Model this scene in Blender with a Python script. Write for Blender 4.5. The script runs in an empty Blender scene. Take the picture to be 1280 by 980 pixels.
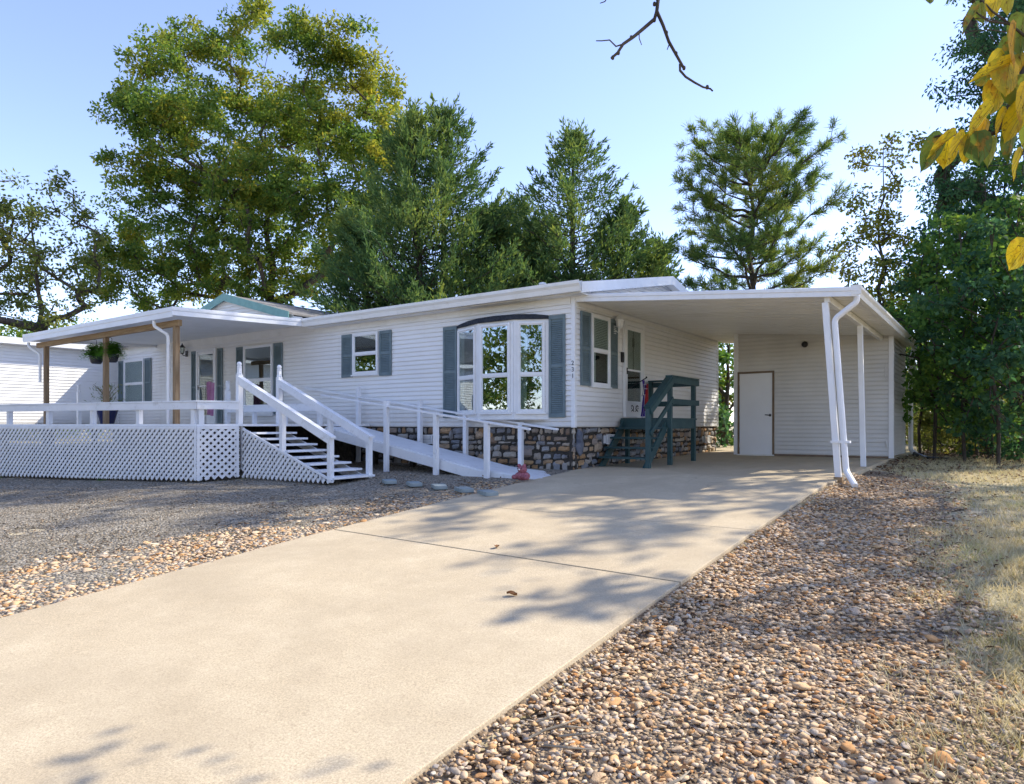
import bpy, math, random
import numpy as np
from mathutils import Vector, Matrix

R = math.radians
SC = bpy.context.scene
COL = SC.collection
EYE = 0.84                     # everything is written relative to eye height, lifted at the end
# ---------------------------------------------------------------- helpers
def prof(s):                   # the drive climbs to the house, then the slab drains gently
    if s > 0: return -.84 + .015 * min(s, 7)
    if s < -13: return prof(-13.) + .01 * (max(s, -60) + 13)
    return -.84 + .06 * s - .0018 * s * s

EX = (.8152, -.5792); EY = (.5792, .8152); C0 = (1.206, 13.3); FPX = 860.
def cam2w(l, d):
    a, b = l - C0[0], d - C0[1]
    return a * EX[0] + b * EX[1], a * EY[0] + b * EY[1]
def at(px, py, d):             # survey helper: a bearing read off the photo plus a distance gives a place
    t, s = cam2w((px - 640) / FPX * d, d)
    return Vector((t, s, (532 - py) / FPX * d))

def wloc(o):
    v = Vector((0, 0, 0))
    while o is not None:
        v += o.location; o = o.parent
    return v

def tagit(o, label=None, cat=None, group=None, kind=None):
    if label: o['label'] = label
    if cat: o['category'] = cat
    if group: o['group'] = group
    if kind: o['kind'] = kind
    return o

def thing(name, label, cat, loc=(0, 0, 0), group=None):
    o = bpy.data.objects.new(name, None); COL.objects.link(o)
    o.location = loc; o.empty_display_size = .2
    return tagit(o, label, cat, group)

def np_mesh(name, V, F):
    """V (n,3) array, F (m,k) array of one face size"""
    V = np.ascontiguousarray(V, dtype=np.float32); F = np.ascontiguousarray(F, dtype=np.int32)
    me = bpy.data.meshes.new(name)
    m, k = F.shape
    me.vertices.add(len(V)); me.vertices.foreach_set('co', V.ravel())
    me.loops.add(m * k); me.loops.foreach_set('vertex_index', F.ravel())
    me.polygons.add(m)
    me.polygons.foreach_set('loop_start', np.arange(0, m * k, k, dtype=np.int32))
    me.polygons.foreach_set('loop_total', np.full(m, k, dtype=np.int32))
    me.update(calc_edges=True)
    return me

def link_mesh(name, me, mat, parent=None, loc=None, smooth=False):
    o = bpy.data.objects.new(name, me); COL.objects.link(o)
    if mat: me.materials.append(mat)
    if parent is not None: o.parent = parent
    if loc is not None: o.location = loc
    if smooth: me.polygons.foreach_set('use_smooth', np.ones(len(me.polygons), dtype=bool))
    return o

SEAM = random.Random(12)
class MB:
    """collects shapes in world coordinates and links them as ONE mesh object"""
    def __init__(s): s.v = []; s.f = []
    def add(s, vs, fs):
        b = len(s.v); s.v.extend([tuple(p) for p in vs]); s.f.extend([tuple(b + i for i in f) for f in fs])
        return s
    def box(s, x0, x1, y0, y1, z0, z1):
        x0, x1 = sorted((x0, x1)); y0, y1 = sorted((y0, y1)); z0, z1 = sorted((z0, z1))
        return s.add([(x0, y0, z0), (x1, y0, z0), (x1, y1, z0), (x0, y1, z0), (x0, y0, z1), (x1, y0, z1), (x1, y1, z1), (x0, y1, z1)],
                     [(0, 3, 2, 1), (4, 5, 6, 7), (0, 1, 5, 4), (1, 2, 6, 5), (2, 3, 7, 6), (3, 0, 4, 7)])
    def fbox(s, fr, u0, u1, n0, n1, z0, z1):     # box in a wall frame (origin, u, n)
        o, u, n = fr
        P = [o + u * a + n * b + Vector((0, 0, c)) for c in (z0, z1) for a, b in ((u0, n0), (u1, n0), (u1, n1), (u0, n1))]
        return s.add(P, [(0, 3, 2, 1), (4, 5, 6, 7), (0, 1, 5, 4), (1, 2, 6, 5), (2, 3, 7, 6), (3, 0, 4, 7)])
    def beam(s, p, q, w, h, up=(0, 0, 1)):
        p = Vector(p); q = Vector(q); d = (q - p).normalized(); up = Vector(up)
        if abs(d.dot(up)) > .98: up = Vector((0, 1, 0))
        a = d.cross(up).normalized(); b = a.cross(d).normalized()
        P = [c + a * x * w / 2 + b * y * h / 2 for c in (p, q) for x, y in ((-1, -1), (1, -1), (1, 1), (-1, 1))]
        return s.add(P, [(0, 3, 2, 1), (4, 5, 6, 7), (0, 1, 5, 4), (1, 2, 6, 5), (2, 3, 7, 6), (3, 0, 4, 7)])
    def prism(s, poly, vec):
        n = len(poly); vec = Vector(vec); P = [Vector(p) for p in poly]
        return s.add(P + [p + vec for p in P], [tuple(range(n))[::-1], tuple(range(n, 2 * n))] +
                     [(i, (i + 1) % n, n + (i + 1) % n, n + i) for i in range(n)])
    def tube(s, pts, r, n=8, cap=True):
        pts = [Vector(p) for p in pts]; rs = r if isinstance(r, (list, tuple)) else [r] * len(pts)
        V = []; a = None
        for i, p in enumerate(pts):
            d = (pts[min(i + 1, len(pts) - 1)] - pts[max(i - 1, 0)]).normalized()
            if a is None:
                a = d.cross(Vector((0, 0, 1)) if abs(d.z) < .9 else Vector((0, 1, 0))).normalized()
            a = (a - d * a.dot(d)).normalized(); b = d.cross(a)
            V += [p + (a * math.cos(2 * math.pi * k / n) + b * math.sin(2 * math.pi * k / n)) * rs[i] for k in range(n)]
        F = [(i * n + k, i * n + (k + 1) % n, (i + 1) * n + (k + 1) % n, (i + 1) * n + k) for i in range(len(pts) - 1) for k in range(n)]
        if cap: F += [tuple(range(n))[::-1], tuple(range((len(pts) - 1) * n, len(pts) * n))]
        return s.add(V, F)
    def lathe(s, c, prof_, n=16):               # prof_ [(r,z)...] about a vertical axis
        c = Vector(c); m = len(prof_)
        V = [c + Vector((r * math.cos(2 * math.pi * k / n), r * math.sin(2 * math.pi * k / n), z)) for r, z in prof_ for k in range(n)]
        F = [(i * n + k, i * n + (k + 1) % n, (i + 1) * n + (k + 1) % n, (i + 1) * n + k) for i in range(m - 1) for k in range(n)]
        F += [tuple(range(n))[::-1], tuple(range((m - 1) * n, m * n))]
        return s.add(V, F)
    def ball(s, c, r, n=10, m=7, sq=(1, 1, 1)):
        c = Vector(c)
        V = [c + Vector((0, 0, -r * sq[2]))]
        for i in range(1, m):
            th = math.pi * i / m
            V += [c + Vector((r * sq[0] * math.sin(th) * math.cos(2 * math.pi * k / n), r * sq[1] * math.sin(th) * math.sin(2 * math.pi * k / n), -r * sq[2] * math.cos(th))) for k in range(n)]
        V.append(c + Vector((0, 0, r * sq[2])))
        F = [(0, 1 + (k + 1) % n, 1 + k) for k in range(n)]
        for i in range(m - 2):
            F += [(1 + i * n + k, 1 + i * n + (k + 1) % n, 1 + (i + 1) * n + (k + 1) % n, 1 + (i + 1) * n + k) for k in range(n)]
        L = len(V) - 1
        F += [(L, 1 + (m - 2) * n + k, 1 + (m - 2) * n + (k + 1) % n) for k in range(n)]
        return s.add(V, F)
    def siding(s, fr, u0, u1, z0, z1, pitch=.1, span=None, lap=.012):
        o, u, n = fr; z = z0
        while z < z1 - .004:
            zt = min(z + pitch, z1)
            a0, b0 = span(z) if span else (u0, u1); a1, b1 = span(zt) if span else (u0, u1)
            if b0 - a0 > .02:
                q = lambda a, d, h: o + u * a + n * d + Vector((0, 0, h))
                gz_ = min(.018, (zt - z) * .4); cut = [0.]; x = SEAM.uniform(.6, 3.7)
                while x < (b0 - a0) - .4: cut.append(x / (b0 - a0)); x += SEAM.uniform(3.0, 3.8)
                cut.append(1.)
                for c0, c1 in zip(cut[:-1], cut[1:]):
                    A0, B0 = a0 + (b0 - a0) * c0, a0 + (b0 - a0) * c1; A1, B1 = a1 + (b1 - a1) * c0, a1 + (b1 - a1) * c1; lp = lap + SEAM.uniform(-.002, .003); w_ = SEAM.uniform(-.0015, .0015)
                    P = [q(A0, -.014, z), q(B0, -.014, z), q(A0, -.014, z + gz_), q(B0, -.014, z + gz_), q(A0, lp, z + gz_ + w_), q(B0, lp, z + gz_ - w_),
                         q(A0, lp * .9, z + (zt - z) * .4), q(B0, lp * .9, z + (zt - z) * .4), q(A1, .001, zt), q(B1, .001, zt), q(A1, -.014, zt), q(B1, -.014, zt)]
                    s.add(P, [(0, 1, 3, 2), (2, 3, 5, 4), (4, 5, 7, 6), (6, 7, 9, 8), (8, 9, 11, 10), (4, 6, 8, 10), (5, 11, 9, 7)])
            z = zt
        return s
    def build(s, name, mat, parent=None, bevel=0, smooth=False, origin=None):
        V = np.array(s.v, dtype=np.float64)
        if parent is not None: off = wloc(parent)
        elif origin is not None: off = Vector(origin)
        else:
            mn, mx = V.min(0), V.max(0); off = Vector(((mn[0] + mx[0]) / 2, (mn[1] + mx[1]) / 2, mn[2]))
        me = bpy.data.meshes.new(name)
        me.from_pydata([tuple(p - np.array(off)) for p in V], [], s.f); me.update()
        o = link_mesh(name, me, mat, parent, None if parent is not None else off, smooth)
        if bevel:
            b = o.modifiers.new('edge', 'BEVEL'); b.width = bevel; b.segments = 2; b.limit_method = 'ANGLE'; b.angle_limit = R(50)
        return o
    def solo(s, name, mat, label, cat, group=None, **k):
        return tagit(s.build(name, mat, **k), label, cat, group)

FRONT = lambda y=0.: (Vector((0, y, 0)), Vector((1, 0, 0)), Vector((0, -1, 0)))
SIDE = lambda x=0.: (Vector((x, 0, 0)), Vector((0, 1, 0)), Vector((1, 0, 0)))

# ---------------------------------------------------------------- materials
class NT:
    def __init__(s, name):
        s.m = bpy.data.materials.new(name); s.m.use_nodes = True; s.t = s.m.node_tree; s.t.nodes.clear()
        s.out = s.n('ShaderNodeOutputMaterial')
    def n(s, typ, **k):
        x = s.t.nodes.new(typ)
        for a, b in k.items(): setattr(x, a, b)
        return x
    def l(s, a, b): s.t.links.new(a, b)
    def coord(s, kind='Object', scale=None):
        c = s.n('ShaderNodeTexCoord').outputs[kind]
        if scale:
            m = s.n('ShaderNodeMapping'); m.inputs['Scale'].default_value = scale; s.l(c, m.inputs[0]); c = m.outputs[0]
        return c
    def noise(s, scale, detail=4, rough=.55, co=None, out='Fac'):
        x = s.n('ShaderNodeTexNoise'); x.inputs['Scale'].default_value = scale; x.inputs['Detail'].default_value = detail; x.inputs['Roughness'].default_value = rough
        s.l(co if co is not None else s.coord(), x.inputs['Vector']); return x.outputs[out]
    def ramp(s, fac, stops):
        r = s.n('ShaderNodeValToRGB'); e = r.color_ramp.elements
        while len(e) < len(stops): e.new(.5)
        for i, (p, c) in enumerate(stops): e[i].position = p; e[i].color = (*c, 1)
        s.l(fac, r.inputs[0]); return r.outputs[0]
    def mix(s, fac, a, b, mode='MIX'):
        x = s.n('ShaderNodeMix', data_type='RGBA', blend_type=mode)
        if isinstance(fac, float): x.inputs[0].default_value = fac
        else: s.l(fac, x.inputs[0])
        for i, c in ((6, a), (7, b)):
            if isinstance(c, tuple): x.inputs[i].default_value = (*c, 1)
            else: s.l(c, x.inputs[i])
        return x.outputs[2]
    def bump(s, h, strength=.3, dist=.01, nrm=None):
        b = s.n('ShaderNodeBump'); b.inputs['Strength'].default_value = strength; b.inputs['Distance'].default_value = dist
        s.l(h, b.inputs['Height'])
        if nrm is not None: s.l(nrm, b.inputs['Normal'])
        return b.outputs[0]
    def pbsdf(s, col, rough=.6, spec=.3, nrm=None, metallic=0):
        p = s.n('ShaderNodeBsdfPrincipled'); p.inputs['Roughness'].default_value = rough; p.inputs['Metallic'].default_value = metallic
        p.inputs['Specular IOR Level'].default_value = spec
        if isinstance(col, tuple): p.inputs['Base Color'].default_value = (*col, 1)
        else: s.l(col, p.inputs['Base Color'])
        if nrm is not None: s.l(nrm, p.inputs['Normal'])
        return p
    def fin(s, sh): s.l(sh.outputs[0], s.out.inputs[0]); return s.m

def m_noise(name, c1, c2, scale=3, rough=.6, spec=.3, bump=0, bscale=None, stretch=None, detail=5):
    t = NT(name); co = t.coord('Object', stretch)
    f = t.noise(scale, detail, .6, co)
    col = t.ramp(f, [(.3, c1), (.7, c2)])
    nrm = t.bump(t.noise(bscale or scale * 6, 4, .6, co), bump, .01) if bump else None
    return t.fin(t.pbsdf(col, rough, spec, nrm))

def m_plain(name, c, rough=.6, spec=.3, metallic=0):
    t = NT(name); return t.fin(t.pbsdf(c, rough, spec, None, metallic))

M = {}
def m_siding():
    t = NT('vinyl_siding'); co = t.coord('Object')
    big = t.noise(.6, 3, .6, co); streak = t.noise(1.2, 5, .7, t.coord('Object', (3, 3, .35)))
    c = t.ramp(big, [(.3, (.77, .76, .735)), (.7, (.83, .82, .80))])
    c = t.mix(t.ramp(streak, [(.55, (0, 0, 0)), (.85, (.35, .35, .35))]), c, (.66, .63, .56))
    sep = t.n('ShaderNodeSeparateXYZ'); t.l(co, sep.inputs[0]); mr = t.n('ShaderNodeMapRange'); mr.inputs[1].default_value = .8; mr.inputs[2].default_value = 1.5; mr.inputs[3].default_value = .75; mr.inputs[4].default_value = .0
    t.l(sep.outputs[2], mr.inputs[0]); gm = t.n('ShaderNodeMath', operation='MULTIPLY'); t.l(mr.outputs[0], gm.inputs[0]); t.l(t.noise(2.6, 8, .75, co), gm.inputs[1])
    c = t.mix(gm.outputs[0], c, (.48, .43, .35))     # splashed soil along the foot of the wall
    n = t.bump(t.noise(9, 5, .6, t.coord('Object', (1, 1, 12))), .12, .004, t.bump(t.noise(1.3, 2, .5, co), .12, .05))
    return t.fin(t.pbsdf(c, .45, .35, n))
M['siding'] = m_siding()
M['shed_siding'] = m_noise('weathered_siding', (.60, .58, .54), (.69, .67, .63), 1.2, .5, .3, .1, 14)
def m_white(name, a, b, dirt, amount):
    t = NT(name)
    c = t.ramp(t.noise(2.2, 5, .6), [(.3, a), (.7, b)])
    d = t.ramp(t.noise(5, 8, .75), [(.55, (0, 0, 0)), (.8, (amount,) * 3)])
    c = t.mix(d, c, dirt)
    return t.fin(t.pbsdf(c, .45, .35, t.bump(t.noise(26, 6, .7), .3, .006)))
M['white'] = m_white('white_trim', (.76, .76, .75), (.83, .83, .82), (.50, .47, .40), .35)
M['gutter'] = m_white('gutter_enamel', (.74, .72, .66), (.82, .80, .75), (.45, .40, .30), .5)
M['deckwhite'] = m_white('deck_paint', (.73, .735, .74), (.82, .82, .82), (.36, .33, .28), .75)
M['roofpan'] = m_white('roof_pan_metal', (.76, .74, .68), (.83, .81, .76), (.55, .50, .40), .4)
M['teal'] = m_noise('teal_shutter_paint', (.125, .172, .185), (.165, .218, .230), 6, .55, .3, .08)
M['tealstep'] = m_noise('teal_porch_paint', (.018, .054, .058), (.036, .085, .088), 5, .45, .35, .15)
M['tealtrim'] = m_noise('teal_gable_trim', (.11, .23, .21), (.15, .29, .265), 4, .5)
M['wood'] = m_noise('weathered_post_wood', (.20, .125, .065), (.36, .25, .14), 4, .75, .2, .3, 20, (6, 6, .6))
M['beamwood'] = m_noise('beam_wood', (.26, .165, .08), (.42, .29, .16), 4, .75, .2, .3, 20, (.6, 6, 6))
M['shingle'] = m_noise('roof_shingle', (.15, .145, .14), (.27, .26, .245), 14, .9, .2, .6, 30)
M['darkshingle'] = m_noise('bay_roof_shingle', (.018, .022, .03), (.05, .058, .07), 20, .85, .2, .5, 50)
M['black'] = m_noise('black_metal', (.012, .012, .013), (.03, .03, .032), 8, .4, .4)
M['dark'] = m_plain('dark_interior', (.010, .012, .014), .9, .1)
M['brownframe'] = m_noise('brown_door_frame', (.16, .11, .07), (.24, .17, .11), 6, .6)
M['door'] = m_noise('door_paint', (.80, .80, .80), (.84, .84, .84), 2, .35, .35)
M['blind'] = m_noise('window_blind', (.55, .56, .50), (.62, .62, .56), 3, .6)
M['curtain'] = m_noise('curtain_cloth', (.32, .33, .30), (.45, .45, .42), 4, .9, .1)
def m_glass(name, gloss, tint):
    t = NT(name)
    g = t.n('ShaderNodeBsdfGlossy'); g.inputs['Roughness'].default_value = .012; g.inputs['Color'].default_value = (*tint, 1)
    t.l(t.bump(t.noise(1.1, 2, .5), .035, .05), g.inputs['Normal'])
    tr = t.n('ShaderNodeBsdfTransparent'); tr.inputs['Color'].default_value = (.78, .84, .82, 1)
    lw = t.n('ShaderNodeLayerWeight'); lw.inputs['Blend'].default_value = .5
    fr = t.n('ShaderNodeMath', operation='POWER'); fr.inputs[1].default_value = 4.; t.l(lw.outputs['Facing'], fr.inputs[0])
    ma = t.n('ShaderNodeMath', operation='MULTIPLY_ADD'); ma.inputs[1].default_value = 1 - gloss; ma.inputs[2].default_value = gloss
    t.l(fr.outputs[0], ma.inputs[0])
    mx = t.n('ShaderNodeMixShader'); t.l(ma.outputs[0], mx.inputs[0]); t.l(tr.outputs[0], mx.inputs[1]); t.l(g.outputs[0], mx.inputs[2])
    return t.fin(mx)
M['glass'] = m_glass('window_glass', .17, (.85, .93, .96))
M['bayglass'] = m_glass('bay_window_glass', .22, (.80, .88, .94))
M['glassdim'] = m_glass('storm_glass', .06, (.85, .9, .9))
def m_concrete():
    t = NT('drive_concrete'); co = t.coord('Object')
    big = t.noise(.55, 4, .6, co); mid = t.noise(3.2, 6, .65, co); fine = t.noise(85, 5, .85, co)
    vor = t.n('ShaderNodeTexVoronoi'); vor.inputs['Scale'].default_value = 55; t.l(co, vor.inputs['Vector'])
    c = t.ramp(big, [(.3, (.525, .428, .287)), (.7, (.605, .503, .347))])
    c = t.mix(t.ramp(mid, [(.42, (.25, .25, .25)), (.68, (0, 0, 0))]), c, (.36, .275, .17))
    c = t.mix(.6, c, t.ramp(fine, [(.32, (.16, .145, .12)), (.5, (.5, .5, .5)), (.68, (.86, .82, .76))]), 'OVERLAY')
    c = t.mix(t.ramp(vor.outputs['Distance'], [(.08, (.38, .38, .38)), (.24, (0, 0, 0))]), c, (.25, .20, .15))
    st = t.ramp(t.noise(1.3, 9, .78, co), [(.62, (0, 0, 0)), (.75, (.28, .28, .28))])
    c = t.mix(st, c, (.26, .215, .155))
    c = t.mix(t.ramp(t.noise(.9, 7, .7, co), [(.40, (.42, .42, .42)), (.60, (0, 0, 0))]), c, (.395, .315, .21))
    wp = t.n('ShaderNodeVectorMath', operation='MULTIPLY_ADD'); wn = t.n('ShaderNodeTexNoise'); wn.inputs['Scale'].default_value = 1.6; wn.inputs['Detail'].default_value = 6; t.l(co, wn.inputs['Vector'])
    t.l(wn.outputs['Color'], wp.inputs[0]); wp.inputs[1].default_value = (.8, .8, .8); t.l(co, wp.inputs[2])
    cr = t.n('ShaderNodeTexVoronoi', feature='DISTANCE_TO_EDGE'); cr.inputs['Scale'].default_value = .34; t.l(wp.outputs[0], cr.inputs['Vector'])
    ck = t.n('ShaderNodeMath', operation='MULTIPLY'); t.l(t.ramp(cr.outputs['Distance'], [(.0, (1, 1, 1)), (.0022, (0, 0, 0))]), ck.inputs[0]); t.l(t.ramp(t.noise(.35, 3, .5, co), [(.50, (0, 0, 0)), (.60, (.38, .38, .38))]), ck.inputs[1])
    c = t.mix(ck.outputs[0], c, (.14, .11, .08))
    n = t.bump(fine, .3, .005, t.bump(mid, .15, .015))
    return t.fin(t.pbsdf(c, .85, .2, n))
M['concrete'] = m_concrete()
def m_ground():
    t = NT('dry_lawn_soil'); co = t.coord('Object')
    a = t.noise(.5, 6, .65, co); b = t.noise(5, 8, .7, co); f = t.noise(60, 5, .7, co)
    c = t.ramp(b, [(.25, (.22, .165, .10)), (.45, (.44, .355, .23)), (.62, (.60, .51, .36)), (.8, (.42, .37, .20))])
    c = t.mix(t.ramp(a, [(.42, (0, 0, 0)), (.62, (.6, .6, .6))]), c, (.30, .28, .13))
    c = t.mix(.5, c, t.ramp(f, [(.25, (.15, .13, .10)), (.5, (.5, .5, .5)), (.75, (.8, .8, .75))]), 'OVERLAY')
    return t.fin(t.pbsdf(c, .95, .1, t.bump(f, .6, .02, t.bump(b, .5, .04))))
M['ground'] = m_ground()
def m_gravel(name, stops, sc):
    t = NT(name); co = t.coord('Object')
    v = t.n('ShaderNodeTexVoronoi'); v.inputs['Scale'].default_value = sc; t.l(co, v.inputs['Vector'])
    bw = t.n('ShaderNodeSeparateColor'); t.l(v.outputs['Color'], bw.inputs[0])
    c = t.ramp(bw.outputs[0], stops)
    c = t.mix(t.ramp(t.noise(1.1, 6, .7, co), [(.45, (0, 0, 0)), (.75, (.55, .55, .55))]), c, (.20, .165, .11))
    inv = t.n('ShaderNodeMath', operation='SUBTRACT'); inv.inputs[0].default_value = 1; t.l(v.outputs['Distance'], inv.inputs[1])
    return t.fin(t.pbsdf(c, .9, .2, t.bump(inv.outputs[0], 1., .03)))
M['gravel'] = m_gravel('grey_gravel', [(0, (.085, .068, .045)), (.3, (.21, .178, .130)), (.65, (.33, .285, .220)), (1, (.47, .42, .34))], 34)
M['rockbase'] = m_gravel('rock_bed_soil', [(0, (.13, .09, .058)), (.4, (.27, .195, .125)), (.8, (.38, .285, .19)), (1, (.48, .385, .275))], 42)
def m_island(name, stops, rough=.85, bump=.3, bs=25, spec=.25):
    t = NT(name); g = t.n('ShaderNodeNewGeometry')
    c = t.ramp(g.outputs['Random Per Island'], stops)
    t.t.nodes[-1].color_ramp.interpolation = 'LINEAR'
    c = t.mix(.35, c, t.ramp(t.noise(bs, 6, .7), [(.25, (.2, .2, .2)), (.5, (.5, .5, .5)), (.75, (.8, .8, .8))]), 'OVERLAY')
    return t.fin(t.pbsdf(c, rough, spec, t.bump(t.noise(bs * 1.5, 5, .6), bump, .01)))
M['rock'] = m_island('river_rock', [(0, (.48, .235, .09)), (.16, (.57, .355, .175)), (.34, (.65, .49, .31)), (.5, (.42, .28, .165)), (.64, (.68, .55, .39)), (.78, (.54, .37, .225)), (.88, (.45, .39, .32)), (.95, (.24, .17, .12)), (1, (.70, .60, .46))], .95, .5, 34, .06)
M['pebble'] = m_island('gravel_stone', [(0, (.10, .08, .055)), (.4, (.235, .195, .145)), (.7, (.35, .30, .235)), (.9, (.42, .28, .16)), (1, (.55, .49, .41))], .85, .1, 40)
M['stone'] = m_island('skirt_stone', [(0, (.14, .15, .17)), (.16, (.30, .285, .27)), (.32, (.42, .37, .30)), (.46, (.38, .22, .10)), (.6, (.22, .15, .10)), (.74, (.46, .42, .36)), (.86, (.20, .22, .25)), (1, (.42, .27, .14))], .9, 1., 14)
M['mortar'] = m_noise('skirt_mortar', (.032, .029, .025), (.085, .076, .064), 12, .95, .1, .5)
M['boulder'] = m_noise('blue_grey_stone', (.06, .07, .095), (.17, .18, .21), 9, .7, .3, .6)
M['slate'] = m_noise('grey_paver', (.20, .24, .24), (.31, .35, .34), 8, .8, .2, .3)

def m_leaf(name, stops, trans=.4, big=None, tcol=(1.25, 1.15, .6), spec=.10, rough=.55):
    t = NT(name); g = t.n('ShaderNodeNewGeometry')
    ad = t.n('ShaderNodeMath', operation='MULTIPLY_ADD'); ad.inputs[1].default_value = .55
    t.l(g.outputs['Random Per Island'], ad.inputs[0])
    mu = t.n('ShaderNodeMath', operation='MULTIPLY_ADD'); mu.inputs[1].default_value = 1.5; mu.inputs[2].default_value = -.52
    t.l(t.noise(big or .45, 3, .6), mu.inputs[0]); t.l(mu.outputs[0], ad.inputs[2])
    c = t.ramp(ad.outputs[0], stops)
    p = t.pbsdf(c, rough, spec)
    tr = t.n('ShaderNodeBsdfTranslucent'); t.l(t.mix(1., c, tcol, 'MULTIPLY'), tr.inputs['Color'])
    mx = t.n('ShaderNodeMixShader'); mx.inputs[0].default_value = trans
    t.l(p.outputs[0], mx.inputs[1]); t.l(tr.outputs[0], mx.inputs[2])
    return t.fin(mx)
M['oak'] = m_leaf('oak_leaf', [(0, (.048, .105, .028)), (.4, (.120, .215, .052)), (.75, (.25, .31, .062)), (1, (.48, .40, .065))], .55)
M['oakleft'] = m_leaf('olive_leaf', [(0, (.075, .110, .040)), (.5, (.17, .225, .07)), (1, (.34, .32, .09))], .55)
M['cedar'] = m_leaf('cedar_spray', [(0, (.038, .095, .046)), (.5, (.105, .190, .075)), (1, (.27, .33, .095))], .45)
M['pine'] = m_leaf('pine_needle', [(0, (.055, .13, .055)), (.5, (.16, .26, .075)), (.85, (.32, .36, .09)), (1, (.46, .33, .10))], .5)
M['thin'] = m_leaf('yellow_green_leaf', [(0, (.11, .15, .035)), (.5, (.25, .28, .06)), (1, (.46, .38, .08))], .55)
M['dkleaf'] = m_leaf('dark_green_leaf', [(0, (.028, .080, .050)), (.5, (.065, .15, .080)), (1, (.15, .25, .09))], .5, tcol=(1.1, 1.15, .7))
M['sapling'] = m_leaf('maple_leaf', [(0, (.042, .115, .042)), (.5, (.105, .22, .058)), (1, (.26, .36, .07))], .55)
M['wood_far'] = m_leaf('sunlit_woodland_leaf', [(0, (.065, .095, .03)), (.5, (.15, .18, .055)), (1, (.27, .25, .085))], .5)
M['fern'] = m_leaf('fern_frond', [(0, (.06, .17, .022)), (.5, (.12, .30, .035)), (1, (.24, .45, .07))], .5, 4)
M['grass'] = m_leaf('straw_grass', [(0, (.30, .28, .11)), (.35, (.56, .47, .27)), (.7, (.76, .66, .43)), (1, (.42, .42, .14))], .3, .9, (1.05, 1., .8), .15, .7)
M['oakyellow'] = m_leaf('sunlit_yellow_oak_leaf', [(0, (.12, .17, .035)), (.5, (.26, .30, .05)), (1, (.46, .41, .065))], .55)  # autumn yellow that also carries painted sun highlights on the oak
M['vein'] = m_plain('leaf_vein', (.30, .20, .03), .6, .2)
M['bark'] = m_noise('tree_bark', (.045, .036, .028), (.12, .10, .08), 4, .95, .1, .8, 18, (3, 3, .7))
M['palebark'] = m_noise('grey_bark', (.09, .08, .065), (.20, .18, .15), 4, .95, .1, .8, 18, (3, 3, .7))
def m_redbud():
    t = NT('autumn_leaf'); g = t.n('ShaderNodeNewGeometry'); co = t.coord('Object')
    base = t.ramp(g.outputs['Random Per Island'], [(0, (.84, .60, .02)), (.26, (.88, .66, .03)), (.36, (.66, .36, .025)), (.46, (.30, .34, .04)), (.6, (.10, .17, .035)), (.72, (.20, .27, .04)), (.8, (.86, .62, .03)), (1, (.80, .54, .03))])
    base = t.mix(t.ramp(t.noise(14, 4, .6, co), [(.52, (0, 0, 0)), (.68, (.7, .7, .7))]), base, (.24, .28, .03))
    base = t.mix(t.ramp(t.noise(22, 5, .7, co), [(.54, (0, 0, 0)), (.66, (.7, .7, .7))]), base, (.50, .22, .02))
    sp = t.ramp(t.noise(70, 6, .75, co), [(.57, (0, 0, 0)), (.65, (.9, .9, .9))])
    c = t.mix(sp, base, (.10, .04, .012))
    p = t.pbsdf(c, .5, .3, t.bump(t.noise(60, 4, .6, co), .4, .004))
    tr = t.n('ShaderNodeBsdfTranslucent'); t.l(c, tr.inputs['Color'])
    mx = t.n('ShaderNodeMixShader'); mx.inputs[0].default_value = .65
    t.l(p.outputs[0], mx.inputs[1]); t.l(tr.outputs[0], mx.inputs[2]); return t.fin(mx)
M['redbud'] = m_redbud()
SUN, SKY, EXPO = 2.15, .125, 1.68
def on_s(px, py, s):
    r = (px - 640) / FPX; d = (s + C0[0] * EY[0] + C0[1] * EY[1]) / (r * EY[0] + EY[1])
    return cam2w(d * r, d)[0], (532 - py) / FPX * d
def on_t(px, py, t):
    r = (px - 640) / FPX; d = (t + C0[0] * EX[0] + C0[1] * EX[1]) / (r * EX[0] + EX[1])
    return cam2w(d * r, d)[1], (532 - py) / FPX * d

# ================================================================ HOUSE
home = thing('mobile_home', 'long white vinyl-sided mobile home with teal shutters and a stone skirt', 'house', (-6, 4, -.84))
def part(mb, name, mat, parent=None, **k): return mb.build(name, M[mat], parent or home, **k)

# walls
m = MB()
m.siding(FRONT(0), -18.2, -.06, -.03, 2.52)
gab = lambda z: (max(.06, (z - 2.67) / .2), min(8.2, 8.25 - (z - 2.67) / .2))
m.siding(SIDE(0), .06, 8.2, -.03, 3.49, span=gab)
m.siding((Vector((0, 8.25, 0)), Vector((-1, 0, 0)), Vector((0, 1, 0))), 0, 26, -.03, 2.52)
part(m, 'wall', 'siding')
m = MB().siding(SIDE(-18.2), -8, .0, -.03, 2.62)
m.siding((Vector((-18.2, -8, 0)), Vector((-1, 0, 0)), Vector((0, -1, 0))), 0, 8, -.03, 2.62)
m.siding((Vector((-26.2, 0, 0)), Vector((0, 1, 0)), Vector((-1, 0, 0))), -8, 8.25, -.03, 2.6)
part(m, 'wing_wall', 'siding')
m = MB().box(-26.1, -.1, .12, 8.1, -.1, 2.5); m.box(-26.1, -18.32, -7.9, .1, -.1, 2.5)
part(m, 'core', 'dark')
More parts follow.
